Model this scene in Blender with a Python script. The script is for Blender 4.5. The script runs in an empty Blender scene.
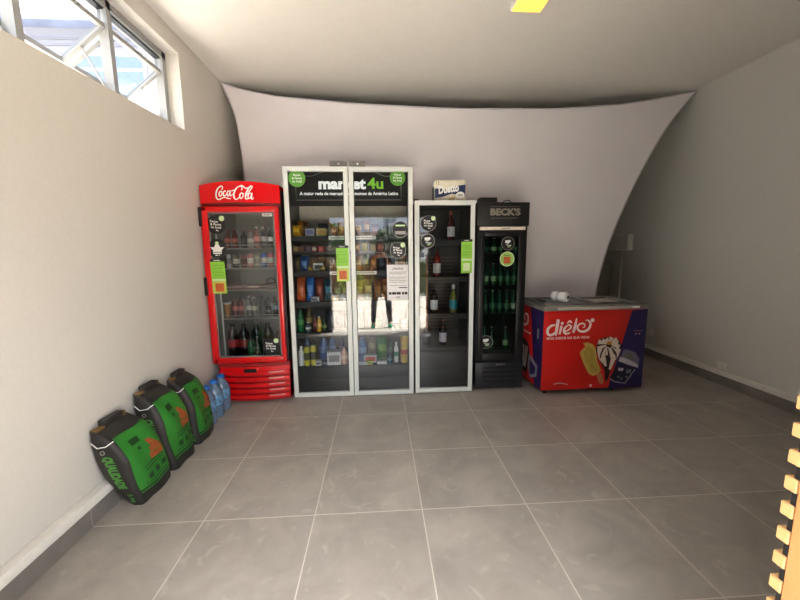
import bpy, bmesh, math, random
from mathutils import Vector, Matrix
random.seed(7)
D = bpy.data
SC = bpy.context.scene
COL = SC.collection
PI = math.pi

# ------------------------------------------------------------------ materials
def lin(c):
    c = c / 255.0
    return c / 12.92 if c <= 0.04045 else ((c + 0.055) / 1.055) ** 2.4
def rgb(*c): return tuple(lin(x) for x in c) + (1.0,)
_M = {}
def mat(name, c, rough=0.5, metal=0.0, spec=0.5, vary=0.06, scale=30.0, bump=0.0, coat=0.0, emit=None, emit_s=0.0):
    """plain procedural surface: base colour with a little noise in it"""
    key = (name, c, rough, metal, emit_s)
    if key in _M: return _M[key]
    m = D.materials.new(name); m.use_nodes = True
    nt = m.node_tree; b = nt.nodes['Principled BSDF']
    b.inputs['Roughness'].default_value = rough; b.inputs['Metallic'].default_value = metal
    b.inputs['Specular IOR Level'].default_value = spec; b.inputs['Coat Weight'].default_value = coat
    col = rgb(*c)
    tc = nt.nodes.new('ShaderNodeTexCoord'); nz = nt.nodes.new('ShaderNodeTexNoise')
    nz.inputs['Scale'].default_value = scale; nz.inputs['Detail'].default_value = 3
    nt.links.new(tc.outputs['Object'], nz.inputs['Vector'])
    rp = nt.nodes.new('ShaderNodeValToRGB')
    rp.color_ramp.elements[0].position = 0.3; rp.color_ramp.elements[1].position = 0.7
    rp.color_ramp.elements[0].color = tuple(x * (1 - vary) for x in col[:3]) + (1,)
    rp.color_ramp.elements[1].color = tuple(min(1, x * (1 + vary)) for x in col[:3]) + (1,)
    nt.links.new(nz.outputs['Fac'], rp.inputs['Fac']); nt.links.new(rp.outputs['Color'], b.inputs['Base Color'])
    if bump:
        bp = nt.nodes.new('ShaderNodeBump'); bp.inputs['Strength'].default_value = bump; bp.inputs['Distance'].default_value = 0.01
        nt.links.new(nz.outputs['Fac'], bp.inputs['Height']); nt.links.new(bp.outputs['Normal'], b.inputs['Normal'])
    if emit_s:
        b.inputs['Emission Color'].default_value = rgb(*(emit or c)); b.inputs['Emission Strength'].default_value = emit_s
    _M[key] = m
    return m

def glass_mat(name, tint=(245, 250, 250), ior=1.9, rough=0.0):
    m = D.materials.new(name); m.use_nodes = True; nt = m.node_tree
    for n in list(nt.nodes):
        if n.type == 'BSDF_PRINCIPLED': nt.nodes.remove(n)
    out = [n for n in nt.nodes if n.type == 'OUTPUT_MATERIAL'][0]
    tr = nt.nodes.new('ShaderNodeBsdfTransparent'); tr.inputs['Color'].default_value = rgb(*tint)
    gl = nt.nodes.new('ShaderNodeBsdfGlossy'); gl.inputs['Roughness'].default_value = rough
    fr = nt.nodes.new('ShaderNodeFresnel'); fr.inputs['IOR'].default_value = ior
    mx = nt.nodes.new('ShaderNodeMixShader')
    nt.links.new(fr.outputs['Fac'], mx.inputs['Fac']); nt.links.new(tr.outputs[0], mx.inputs[1]); nt.links.new(gl.outputs[0], mx.inputs[2])
    nt.links.new(mx.outputs[0], out.inputs['Surface'])
    return m

def floor_mat():
    m = D.materials.new('grey_porcelain_tile'); m.use_nodes = True; nt = m.node_tree; N = nt.nodes; L = nt.links
    b = N['Principled BSDF']
    tc = N.new('ShaderNodeTexCoord'); sep = N.new('ShaderNodeSeparateXYZ'); L.new(tc.outputs['Object'], sep.inputs[0])
    def joint(sock, off):
        a = N.new('ShaderNodeMath'); a.operation = 'ADD'; a.inputs[1].default_value = off + 60; L.new(sock, a.inputs[0])
        d = N.new('ShaderNodeMath'); d.operation = 'DIVIDE'; d.inputs[1].default_value = 0.6; L.new(a.outputs[0], d.inputs[0])
        f = N.new('ShaderNodeMath'); f.operation = 'FRACT'; L.new(d.outputs[0], f.inputs[0])
        s = N.new('ShaderNodeMath'); s.operation = 'SUBTRACT'; s.inputs[1].default_value = 0.5; L.new(f.outputs[0], s.inputs[0])
        ab = N.new('ShaderNodeMath'); ab.operation = 'ABSOLUTE'; L.new(s.outputs[0], ab.inputs[0])
        g = N.new('ShaderNodeMath'); g.operation = 'GREATER_THAN'; g.inputs[1].default_value = 0.5 - 0.0030 / 0.6; L.new(ab.outputs[0], g.inputs[0])
        fl = N.new('ShaderNodeMath'); fl.operation = 'FLOOR'; L.new(d.outputs[0], fl.inputs[0])
        return g, fl
    gx, fx = joint(sep.outputs[0], 0.37938); gy, fy = joint(sep.outputs[1], -1.81731)
    mxg = N.new('ShaderNodeMath'); mxg.operation = 'MAXIMUM'; L.new(gx.outputs[0], mxg.inputs[0]); L.new(gy.outputs[0], mxg.inputs[1])
    # cloudy concrete look, shifted per tile
    cb = N.new('ShaderNodeCombineXYZ'); L.new(fx.outputs[0], cb.inputs[0]); L.new(fy.outputs[0], cb.inputs[1])
    wn = N.new('ShaderNodeTexWhiteNoise'); L.new(cb.outputs[0], wn.inputs['Vector'])
    va = N.new('ShaderNodeVectorMath'); va.operation = 'MULTIPLY_ADD'; va.inputs[1].default_value = (9, 9, 9)
    L.new(wn.outputs['Color'], va.inputs[0]); L.new(tc.outputs['Object'], va.inputs[2])
    n1 = N.new('ShaderNodeTexNoise'); n1.inputs['Scale'].default_value = 3.2; n1.inputs['Detail'].default_value = 8; n1.inputs['Roughness'].default_value = 0.62
    n1.inputs['Distortion'].default_value = 0.6
    L.new(va.outputs[0], n1.inputs['Vector'])
    rp = N.new('ShaderNodeValToRGB'); rp.color_ramp.elements[0].position = 0.28; rp.color_ramp.elements[1].position = 0.75
    rp.color_ramp.elements[0].color = rgb(136, 129, 122); rp.color_ramp.elements[1].color = rgb(166, 158, 149)
    L.new(n1.outputs['Fac'], rp.inputs['Fac'])
    n2 = N.new('ShaderNodeTexNoise'); n2.inputs['Scale'].default_value = 6; n2.inputs['Detail'].default_value = 10; n2.inputs['Distortion'].default_value = 2.5
    L.new(va.outputs[0], n2.inputs['Vector'])
    r2 = N.new('ShaderNodeValToRGB'); r2.color_ramp.elements[0].position = 0.60; r2.color_ramp.elements[1].position = 0.72
    r2.color_ramp.elements[0].color = (0, 0, 0, 1); r2.color_ramp.elements[1].color = (0.28, 0.28, 0.28, 1)
    L.new(n2.outputs['Fac'], r2.inputs['Fac'])
    m1 = N.new('ShaderNodeMix'); m1.data_type = 'RGBA'; m1.inputs['B'].default_value = rgb(188, 181, 172)
    L.new(r2.outputs['Color'], m1.inputs['Factor']); L.new(rp.outputs['Color'], m1.inputs['A'])
    m2 = N.new('ShaderNodeMix'); m2.data_type = 'RGBA'; m2.inputs['B'].default_value = rgb(192, 184, 174)
    L.new(mxg.outputs[0], m2.inputs['Factor']); L.new(m1.outputs['Result'], m2.inputs['A'])
    L.new(m2.outputs['Result'], b.inputs['Base Color'])
    rr = N.new('ShaderNodeMapRange'); rr.inputs['To Min'].default_value = 0.36; rr.inputs['To Max'].default_value = 0.5
    L.new(n1.outputs['Fac'], rr.inputs['Value']); L.new(rr.outputs[0], b.inputs['Roughness'])
    b.inputs['Specular IOR Level'].default_value = 0.45
    return m

MW = mat('white_wall_paint', (208, 204, 196), 0.85, vary=0.02, scale=60, bump=0.06)
MWR = mat('white_wall_paint_right', (204, 203, 196), 0.85, vary=0.02, scale=60, bump=0.06)
MC = mat('white_ceiling_paint', (226, 224, 218), 0.9, vary=0.015, scale=12)
MF = floor_mat()
MSK = mat('grey_skirting_tile', (122, 117, 111), 0.45, vary=0.12, scale=7)
MTR = mat('white_plaster_ledge', (222, 218, 209), 0.7)
MRED = mat('glossy_red_enamel', (222, 14, 20), 0.28, vary=0.03, coat=0.3)
MREDL = mat('red_header_panel', (225, 10, 18), 0.25, vary=0.03, coat=0.3)  # red of the fridge header
MBLK = mat('black_plastic', (20, 20, 21), 0.4)
MBLKM = mat('matt_black', (14, 14, 15), 0.55)
MCHAR = mat('charcoal_board', (28, 32, 38), 0.5, vary=0.1, scale=12)
MWHT = mat('white_print', (240, 240, 236), 0.5, vary=0.02)
MALU = mat('white_aluminium', (222, 226, 222), 0.35, vary=0.02)
MGRY = mat('grey_metal', (150, 148, 142), 0.4, metal=0.3)
MGRN = mat('lime_green_print', (138, 200, 62), 0.5, vary=0.03)
MGRD = mat('leaf_green_print', (86, 150, 50), 0.5, vary=0.03)
MORG = mat('rust_orange_print', (196, 92, 40), 0.5, vary=0.25, scale=120)
MPALE = mat('pale_green_print', (206, 226, 178), 0.5)
MGL = glass_mat('fridge_door_glass', ior=1.95)
MGLW = glass_mat('window_glass', tint=(186, 192, 200), ior=1.12)
MGLK = glass_mat('dark_cooler_glass', tint=(196, 216, 206), ior=1.6)

# ------------------------------------------------------------------ text (converted once to mesh data)
_TXT = {}
def prep_text(strings):
    obs = []
    for s, bold in strings:
        cu = D.curves.new('lettering_source', 'FONT'); cu.body = s; cu.size = 1.0; cu.align_x = 'CENTER'; cu.align_y = 'CENTER'
        cu.resolution_u = 3; cu.offset = bold
        o = D.objects.new('lettering_source', cu); COL.objects.link(o); obs.append((s, bold, o, cu))
    dg = bpy.context.evaluated_depsgraph_get(); dg.update()
    for s, bold, o, cu in obs:
        me = D.meshes.new_from_object(o.evaluated_get(dg))
        vs = [(v.co.x, v.co.y) for v in me.vertices]
        _TXT[(s, bold)] = (vs, [tuple(p.vertices) for p in me.polygons])
        D.meshes.remove(me); D.objects.remove(o); D.curves.remove(cu)
TEXTS = [('market', .045), ('4u', .03), ('A maior rede de mercados aut\u00f4nomos da Am\u00e9rica Latina', .03), ("BECK'S", .05),
         ('Pegue', .02), ('& Pague', .02), ('no local', .02), ('4u', .02), ('MAIS SABOR NA SUA VIDA!', .02), ('ATEN\u00c7\u00c3O!!!', .02),
         ('Duetto', .05), ('12', .02), ('Metalfrio', .01), ('CARV\u00c3O', .02), ('R', .01), ('4u', .01), ('BRASA', .03), ('5 kg', .03), ('QUALIDADE', .05)]
prep_text(sorted(set(TEXTS)))
FRONT = (Vector((1, 0, 0)), Vector((0, 0, 1)))       # seen from -y
SIDEX = (Vector((0, 1, 0)), Vector((0, 0, 1)))       # seen from +x
SIDEL = (Vector((0, -1, 0)), Vector((0, 0, 1)))      # seen from -x
TOPUP = (Vector((1, 0, 0)), Vector((0, 1, 0)))       # seen from above

# ------------------------------------------------------------------ mesh builder
class MB:
    def __init__(s): s.v = []; s.f = []; s.mi = []; s.sm = []
    def add(s, vs, fs, mi=0, sm=False):
        o = len(s.v); s.v += [tuple(v) for v in vs]
        for f in fs: s.f.append(tuple(i + o for i in f)); s.mi.append(mi); s.sm.append(sm)
        return s
    def box(s, x0, x1, y0, y1, z0, z1, mi=0, bev=0.0, seg=2):
        if bev <= 0:
            vs = [(x, y, z) for x in (x0, x1) for y in (y0, y1) for z in (z0, z1)]
            return s.add(vs, [(0, 1, 3, 2), (4, 6, 7, 5), (0, 4, 5, 1), (2, 3, 7, 6), (0, 2, 6, 4), (1, 5, 7, 3)], mi)
        bm = bmesh.new(); bmesh.ops.create_cube(bm, size=1)
        bmesh.ops.scale(bm, vec=(x1 - x0, y1 - y0, z1 - z0), verts=bm.verts)
        bmesh.ops.translate(bm, vec=((x0 + x1) / 2, (y0 + y1) / 2, (z0 + z1) / 2), verts=bm.verts)
        bmesh.ops.bevel(bm, geom=bm.edges[:], offset=bev, segments=seg, affect='EDGES', profile=0.5)
        return s.frombm(bm, mi, True)
    def frombm(s, bm, mi=0, sm=False):
        bm.verts.index_update(); vs = [v.co.copy() for v in bm.verts]; fs = [[v.index for v in f.verts] for f in bm.faces]
        bm.free(); return s.add(vs, fs, mi, sm)
    def lathe(s, prof, c=(0, 0, 0), n=16, mi=0, axis='z', sm=True):
        vs = []; fs = []
        for r, h in prof:
            for k in range(n):
                a = 2 * PI * k / n; p = (r * math.cos(a), r * math.sin(a), h)
                if axis == 'y': p = (p[0], p[2], -p[1])
                if axis == 'x': p = (p[2], p[1], -p[0])
                vs.append((c[0] + p[0], c[1] + p[1], c[2] + p[2]))
        for i in range(len(prof) - 1):
            for k in range(n):
                k2 = (k + 1) % n; fs.append((i * n + k, i * n + k2, (i + 1) * n + k2, (i + 1) * n + k))
        fs.append(tuple(range(n))[::-1]); fs.append(tuple((len(prof) - 1) * n + k for k in range(n)))
        return s.add(vs, fs, mi, sm)
    def tube(s, pts, r, n=8, mi=0, closed=False):
        P = [Vector(p) for p in pts]; vs = []; fs = []; m = len(P)
        rr = r if isinstance(r, (list, tuple)) else [r] * m
        up = None
        for i in range(m):
            if closed: t = P[(i + 1) % m] - P[i - 1]
            else: t = P[min(i + 1, m - 1)] - P[max(i - 1, 0)]
            t.normalize()
            if up is None: up = Vector((0, 0, 1)) if abs(t.z) < 0.9 else Vector((1, 0, 0))
            a = t.cross(up); a.normalize(); b = a.cross(t); up = b
            for k in range(n):
                q = 2 * PI * k / n; vs.append(P[i] + (a * math.cos(q) + b * math.sin(q)) * rr[i])
        for i in range(m if closed else m - 1):
            j = (i + 1) % m
            for k in range(n):
                k2 = (k + 1) % n; fs.append((i * n + k, i * n + k2, j * n + k2, j * n + k))
        if not closed: fs += [tuple(range(n))[::-1], tuple((m - 1) * n + k for k in range(n))]
        return s.add(vs, fs, mi, True)
    # flat artwork: 2D points in a frame (right, up); the frame faces right x up
    def flat(s, pts, o, fr=FRONT, mi=0, off=0.0, warp=None):
        R, U = fr; nrm = R.cross(U); O = Vector(o) + nrm * off
        vs = [O + R * a + U * b for a, b in pts]
        if warp: vs = [warp(v) for v in vs]
        return s.add(vs, [tuple(range(len(vs)))], mi)
    def disc(s, r, o, fr=FRONT, mi=0, off=0.0, n=28, ry=None):
        return s.flat([(r * math.cos(2 * PI * k / n), (ry or r) * math.sin(2 * PI * k / n)) for k in range(n)], o, fr, mi, off)
    def rect(s, x0, x1, z0, z1, o, fr=FRONT, mi=0, off=0.0): return s.flat([(x0, z0), (x1, z0), (x1, z1), (x0, z1)], o, fr, mi, off)
    def text(s, t, size, o, fr=FRONT, mi=0, off=0.0, bold=.02, width=None, warp=None, shear=0.0, rot=0.0):
        vs, fs = _TXT[(t, bold)]
        x0 = min(v[0] for v in vs); x1 = max(v[0] for v in vs)
        sx = width / (x1 - x0) if width else size
        R, U = fr; nrm = R.cross(U); O = Vector(o) + nrm * off; c, q = math.cos(rot), math.sin(rot); out = []
        for a, b in vs:
            a = a * sx; b = b * size; a += b * shear; a, b = a * c - b * q, a * q + b * c
            out.append(O + R * a + U * b)
        if warp: out = [warp(v) for v in out]
        return s.add(out, fs, mi)
    def stroke(s, pts, w, o, fr=FRONT, mi=0, off=0.0, warp=None, sub=5):
        """ribbon along a smooth 2D path; w is one width or one per point"""
        n = len(pts); ws = w if isinstance(w, (list, tuple)) else [w] * n
        P = []; W = []
        for i in range(n - 1):
            p0 = pts[max(i - 1, 0)]; p1 = pts[i]; p2 = pts[i + 1]; p3 = pts[min(i + 2, n - 1)]
            for k in range(sub):
                t = k / sub
                P.append(tuple(0.5 * ((2 * p1[j]) + (-p0[j] + p2[j]) * t + (2 * p0[j] - 5 * p1[j] + 4 * p2[j] - p3[j]) * t * t + (-p0[j] + 3 * p1[j] - 3 * p2[j] + p3[j]) * t ** 3) for j in (0, 1)))
                W.append(ws[i] * (1 - t) + ws[i + 1] * t)
        P.append(tuple(pts[-1])); W.append(ws[-1])
        R, U = fr; nrm = R.cross(U); O = Vector(o) + nrm * off; vs = []
        for i, p in enumerate(P):
            a = P[max(i - 1, 0)]; b = P[min(i + 1, len(P) - 1)]; dx, dy = b[0] - a[0], b[1] - a[1]; L = math.hypot(dx, dy) or 1
            nx, ny = -dy / L * W[i] / 2, dx / L * W[i] / 2
            vs.append(O + R * (p[0] + nx) + U * (p[1] + ny)); vs.append(O + R * (p[0] - nx) + U * (p[1] - ny))
        if warp: vs = [warp(v) for v in vs]
        return s.add(vs, [(2 * i, 2 * i + 1, 2 * i + 3, 2 * i + 2) for i in range(len(P) - 1)], mi)
    def build(s, name, mats, parent=None, label=None, org=None, recalc=False):
        me = D.meshes.new(name)
        O = org if org is not None else (worg(parent) if parent else Vector((0, 0, 0)))
        O = Vector(O)
        me.from_pydata([Vector(v) - O for v in s.v], [], s.f); me.update()
        for m in (mats if isinstance(mats, (list, tuple)) else [mats]): me.materials.append(m)
        for p, mi, sm in zip(me.polygons, s.mi, s.sm): p.material_index = mi; p.use_smooth = sm
        if any(s.sm): me.set_sharp_from_angle(angle=math.radians(40))
        if recalc:
            bm = bmesh.new(); bm.from_mesh(me); bmesh.ops.recalc_face_normals(bm, faces=bm.faces[:]); bm.to_mesh(me); bm.free()
        o = D.objects.new(name, me); COL.objects.link(o)
        if parent: o.parent = parent
        elif org is not None: o.location = O
        if label: o['label'] = label
        return o

_ORG = {}
def worg(o):
    """where an object's own origin stands in the unrotated design frame of its thing"""
    v = Vector((0, 0, 0))
    while o is not None: v += _ORG.get(o.name, Vector((0, 0, 0))); o = o.parent
    return v
def thing(name, label, cat, loc, rz=0.0, group=None, kind=None):
    o = D.objects.new(name, None); COL.objects.link(o); o.empty_display_size = 0.1
    o.location = loc; o.rotation_euler = (0, 0, rz); _ORG[o.name] = Vector(loc)
    if label: o['label'] = label
    if cat: o['category'] = cat
    if group: o['group'] = group
    if kind: o['kind'] = kind
    return o
def tag(o, label, cat, group=None, kind=None):
    if label: o['label'] = label
    if cat: o['category'] = cat
    if group: o['group'] = group
    if kind: o['kind'] = kind
    return o
def struct(o): o['kind'] = 'structure'; return o

# ================================================================== THE ROOM
XL, XR, YB, YF, H = -1.61, 3.62, 5.6, 0.62, 3.21
struct(MB().box(XL - .25, XR + .2, YF - .02, YB + .2, -.1, 0).build('floor', MF))
struct(MB().box(XL - .25, XR + .2, YF - .3, YB + .2, H, H + .12).build('ceiling', MC))
struct(MB().box(XR, XR + .2, YF - .3, YB + .2, 0, H).build('wall_right', MWR))
struct(MB().box(XL - .25, XR, YB, YB + .2, 0, H).build('wall_back', MW))
WY0, WY1, WZ0, WZ1 = 0.75, 3.276, 2.469, 3.062          # window opening in the left wall
w = MB(); XO = XL - .25
SLP = .034
def sill(y): return WZ0 + SLP * (y - WY1)              # the sill runs slightly out of level
def prism(mb, ya, yb, z0, za, zb, x0, x1, mi=0):
    mb.add([(x0, ya, z0), (x1, ya, z0), (x1, yb, z0), (x0, yb, z0), (x0, ya, za), (x1, ya, za), (x1, yb, zb), (x0, yb, zb)], [(3, 2, 1, 0), (4, 5, 6, 7), (0, 1, 5, 4), (1, 2, 6, 5), (2, 3, 7, 6), (3, 0, 4, 7)], mi)
w.box(XO, XL, YF - .3, WY0, 0, WZ0).box(XO, XL, WY1, YB, 0, WZ0); prism(w, WY0, WY1, 0, sill(WY0), sill(WY1), XO, XL)
w.box(XO, XL, YF - .3, YB, WZ1, H).box(XO, XL, YF - .3, WY0, WZ0, WZ1).box(XO, XL, WY1, YB, WZ0, WZ1)
struct(w.build('wall_left', MW))
DX0, DX1, DZ = -0.85, 0.95, 2.02                        # doorway behind the camera
w = MB(); y0, y1 = YF - .22, YF
w.box(XL, DX0, y0, y1, 0, H).box(DX1, XR, y0, y1, 0, H).box(DX0, DX1, y0, y1, DZ, H)
struct(w.build('wall_front', mat('dark_front_wall', (96, 94, 90), .8)))
struct(MB().box(DX0, DX1, YF - .22, YF - .02, -.14, 0, 0).build('trim_1', mat('stone_sill', (206, 198, 184), 0.5)))
# skirting: grey tile with a white plaster ledge above
b = MB().box(XL, XL + .052, YF, YB, 0, .102)
for k in range(9):
    yy = 1.81731 - .6 * 1 + .6 * k
    b.box(XL + .052, XL + .0525, yy - .002, yy + .002, 0, .102, 1)
struct(b.build('baseboard_left', [MSK, mat('skirting_joint', (160, 153, 146), 0.7)]))
struct(MB().box(XL, XL + .054, YF, YB, .102, .155, 0, .004).build('trim_2', MTR))
struct(MB().box(XR - .02, XR, YF, YB, 0, .1).build('baseboard_right', MSK))
struct(MB().box(XR - .024, XR, YF, YB, .1, .155, 0, .004).build('trim_3', MTR))
struct(MB().box(XL, XR, YB - .02, YB, 0, .1).build('baseboard_back', MSK))

# window: aluminium frame with three bays, each an awning sash pushed out
WX = -1.745
wn = thing('window_1', None, None, (WX, (WY0 + WY1) / 2, WZ0)); wn['kind'] = 'structure'
MWF = mat('window_aluminium', (150, 151, 150), 0.4, vary=0.02)
def bar(mb, a, b, w, t=None, mi=0):
    """square bar between two points"""
    a = Vector(a); b = Vector(b); d = (b - a); L = d.length; d.normalize()
    up = Vector((1, 0, 0)) if abs(d.x) < .8 else Vector((0, 0, 1))
    p = d.cross(up).normalized() * w / 2; q = d.cross(p).normalized() * (t or w) / 2
    vs = [a + p + q, a + p - q, a - p - q, a - p + q, b + p + q, b + p - q, b - p - q, b - p + q]
    mb.add(vs, [(0, 1, 2, 3), (7, 6, 5, 4), (0, 4, 5, 1), (1, 5, 6, 2), (2, 6, 7, 3), (3, 7, 4, 0)], mi)
mull = [0.80, 1.36, 1.998, 2.648, 3.20]
f = MB(); ft = .03
prism(f, WY0, WY1, sill(WY0) - .01, sill(WY0) + .022, sill(WY1) + .022, WX - ft, WX + ft); f.box(WX - ft, WX + ft, WY0, WY1, WZ1 - .05, WZ1)
f.box(WX - ft, WX + ft, WY1 - .05, WY1, WZ0 - .01, WZ1).box(WX - ft, WX + ft, WY0, WY0 + .05, WZ0, WZ1)
for y in mull[1:-1]: f.box(WX - ft, WX + ft, y - .02, y + .02, sill(y), WZ1)
f.build('window_frame', MWF, wn)
MB().box(WX - ft, WX + .01, WY0, WY1, WZ1 - .062, WZ1 - .05).build('gasket', MBLK, wn)
HZ = 2.90                                          # hinge height of the sashes
for i in range(4):
    y0, y1 = mull[i] + .03, mull[i + 1] - .03
    if i == 3: y1 = WY1 - .06
    h = .345; ang = math.radians(52)
    tx, tz = WX - h * math.sin(ang), HZ - h * math.cos(ang)
    s_ = MB()
    bar(s_, (WX, y0, HZ), (WX, y1, HZ), .03); bar(s_, (tx, y0, tz), (tx, y1, tz), .03)
    bar(s_, (WX, y0, HZ), (tx, y0, tz), .03); bar(s_, (WX, y1, HZ), (tx, y1, tz), .03)
    so = s_.build('sash', MWF, wn)
    MB().add([(WX, y0, HZ), (WX, y1, HZ), (tx, y1, tz), (tx, y0, tz)], [(0, 1, 2, 3)]).build('pane', MGLW, so)
    MB().add([(WX, y0, HZ), (WX, y1, HZ), (WX, y1, WZ1 - .05), (WX, y0, WZ1 - .05)], [(0, 1, 2, 3)]).build('upper_pane', MGLW, wn)
    k = MB(); bar(k, (WX, y1, sill(y1) + .04), (WX - h * .55 * math.sin(ang), y1, HZ - h * .55 * math.cos(ang)), .012); k.build('stay_arm', MGRY, so)

# square ceiling lamp
lamp = thing('ceiling_lamp', 'small square warm yellow lamp fixed flat under the white ceiling', 'lamp', (1.115, 2.72, H))
MB().box(1.0, 1.23, 2.605, 2.835, H - .03, H, 0, .004).build('lamp_housing', MWHT, lamp)
MB().box(1.008, 1.222, 2.613, 2.827, H - .034, H - .0305).build('diffuser', mat('warm_lit_diffuser', (255, 206, 96), 0.6, emit=(255, 196, 84), emit_s=1.05), lamp)

# wall socket plates, the white box and the grey cabinet in the far corner
t = thing('wall_socket', 'small white socket plate low on the right wall just above its skirting ledge', 'socket', (XR, 3.44, .2))
MB().box(XR - .012, XR, 3.385, 3.475, .16, .235, 0, .004).build('cover_plate', MTR, t)
MB().box(XR - .02, XR - .012, 3.41, 3.45, .175, .215, 0, .003).build('plug', MTR, t)
t = thing('wall_socket', 'faint white socket plate on the right wall beside the ice cream freezer', 'socket', (XR, 4.44, .33))
MB().box(XR - .01, XR, 4.40, 4.47, .28, .38, 0, .003).build('cover_plate', MWR, t)
MB().box(XR - .014, XR - .01, 4.42, 4.45, .31, .35, 0, .002).build('socket_face', MTR, t)
t = thing('junction_box', 'white plastic box high on the right wall near the far corner', 'electrical box', (XR, 5.08, 1.43))
MB().box(XR - .085, XR, 4.92, 5.36, 1.41, 1.64, 0, .008).build('box_body', mat('white_plastic_box', (205, 205, 196), .5), t)
MB().box(XR - .092, XR - .0855, 4.95, 5.33, 1.43, 1.62, 0, .003).build('cover', mat('box_cover', (190, 190, 182), .5), t)
tag(MB().tube([(XR - .012, 5.12, 1.41), (XR - .012, 5.12, .9), (XR - .012, 5.12, .16)], .008).build('power_cable', MTR, org=(XR - .012, 5.12, .15)), 'thin white cable running down the right wall from the white box', 'cable')
t = thing('storage_cabinet', 'grey metal cabinet standing in the corner behind the stretched fabric', 'cabinet', (3.3, 5.24, 0))
MB().box(3.05, 3.54, 5.24, 5.56, .03, 1.22, 0, .006).build('cabinet_body', mat('grey_cabinet_paint', (150, 150, 140), .5), t)
MB().box(3.07, 3.52, 5.222, 5.238, .06, 1.2, 0, .004).build('door', mat('grey_cabinet_door', (160, 160, 148), .5), t)
MB().box(3.08, 3.5, 5.26, 5.54, 0, .03).build('base', MBLK, t)

# stretched fabric sheet across the room behind the coolers
def interp(tab, z):
    for (z0, x0), (z1, x1) in zip(tab, tab[1:]):
        if z0 <= z <= z1: return x0 + (x1 - x0) * (z - z0) / (z1 - z0)
    return tab[0][1] if z < tab[0][0] else tab[-1][1]
def cat(tab, t):
    n = len(tab) - 1; t = max(0, min(0.99999, t)) * n; i = int(t); u = t - i
    p = [tab[max(i - 1, 0)], tab[i], tab[i + 1], tab[min(i + 2, n)]]
    return [0.5 * (2 * p[1][j] + (-p[0][j] + p[2][j]) * u + (2 * p[0][j] - 5 * p[1][j] + 4 * p[2][j] - p[3][j]) * u * u + (-p[0][j] + 3 * p[1][j] - 3 * p[2][j] + p[3][j]) * u ** 3) for j in range(len(p[0]))]
Lf = [(-1.56, .06), (-1.50, .7), (-1.455, 1.4), (-1.44, 2.06), (-1.44, 2.35), (-1.455, 2.62), (-1.495, 2.9), (-1.605, 3.195)]
Rt = [(2.58, .06), (2.578, .55), (2.61, 1.05), (2.722, 1.542), (2.935, 2.113), (3.225, 2.687), (3.42, 2.97), (3.61, 3.19)]
Tp = [(-1.605, 3.195), (-1.32, 3.118), (-1.01, 3.067), (-.275, 3.017), (.699, 2.989), (2.043, 2.995), (2.732, 3.04), (3.2, 3.105), (3.61, 3.19)]
Bt = [(-1.56, .06), (.5, .06), (2.58, .06)]
NS, NT = 48, 36
def sx(xs): return (xs + 1.605) / (3.61 + 1.605)
tops = [(sx(x), z) for x, z in Tp]
vs = []
for j in range(NT + 1):
    t = j / NT
    for i in range(NS + 1):
        s = i / NS
        l = cat(Lf, t); r = cat(Rt, t)
        zt = interp(tops, s); xt = -1.605 + s * (3.61 + 1.605); xb = -1.56 + s * (2.58 + 1.56)
        P = [(1 - s) * l[k] + s * r[k] + (1 - t) * (xb, .06)[k] + t * (xt, zt)[k] - ((1 - s) * (1 - t) * (-1.56, .06)[k] + s * (1 - t) * (2.58, .06)[k] + (1 - s) * t * (-1.605, 3.195)[k] + s * t * (3.61, 3.19)[k]) for k in (0, 1)]
        vs.append((P[0], 4.10 + .03 * math.sin(PI * s) * t + .012 * math.sin(9 * s + 3 * t), P[1]))
fs = [(j * (NS + 1) + i, j * (NS + 1) + i + 1, (j + 1) * (NS + 1) + i + 1, (j + 1) * (NS + 1) + i) for j in range(NT) for i in range(NS)]
cl = thing('fabric_screen', 'large pale grey fabric sheet stretched wall to wall behind the coolers', 'fabric screen', (1.0, 4.1, .05))
MCL = mat('pale_grey_stretch_fabric', (224, 220, 224), 0.8, vary=0.02, scale=5)
MB().add(vs, fs, 0, True).build('fabric_sheet', MCL, cl)
MHEM = mat('fabric_hem', (188, 184, 190), .8)
MB().tube([vs[j * (NS + 1) + NS] for j in range(NT + 1)], .008, 6).build('hem', MHEM, cl)
MB().tube([vs[j * (NS + 1)] for j in range(NT + 1)], .008, 6).build('hem', MHEM, cl)
MB().tube([vs[NT * (NS + 1) + i] for i in range(NS + 1)], .008, 6).build('hem', MHEM, cl)

# ================================================================== sticker helpers (all children of doors)
def icon_camera(mb, o, r, mi):
    mb.flat([(-.5 * r, .1 * r), (.1 * r, .0), (.42 * r, .3 * r), (.36 * r, .55 * r), (-.45 * r, .5 * r)], o, FRONT, mi, .0016)
    mb.stroke([(-.12 * r, .05 * r), (-.2 * r, -.2 * r), (-.32 * r, -.2 * r)], .09 * r, o, FRONT, mi, .0016)
    mb.rect(-.1 * r, .55 * r, -.36 * r, -.24 * r, o, FRONT, mi, .0016)
    mb.rect(-.05 * r, .4 * r, -.56 * r, -.48 * r, o, FRONT, mi, .0016)
def sticker_pague(parent, x, y, z, r, outline=False):
    mb = MB(); o = (x, y, z)
    if outline: mb.disc(r * 1.06, o, mi=3, off=-.0004)
    mb.disc(r, o, mi=0)
    for k, (t, q) in enumerate((('Pegue', .36), ('& Pague', .04), ('no local', -.28))):
        mb.text(t, r * .36, (x + (-.2 if k == 0 else -.02) * r, y, z + q * r), mi=1, off=.0012, rot=-.06)
    mb.text('4u', r * .3, (x + .1 * r, y, z - .62 * r), mi=1, off=.0012)
    mb.disc(r * .3, (x + r * .66, y, z + r * .68), mi=2, off=.0016)
    return mb.build('round_sticker', [MBLKM, MWHT, MPALE, MGRY], parent, 'round black sticker with white writing')
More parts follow.
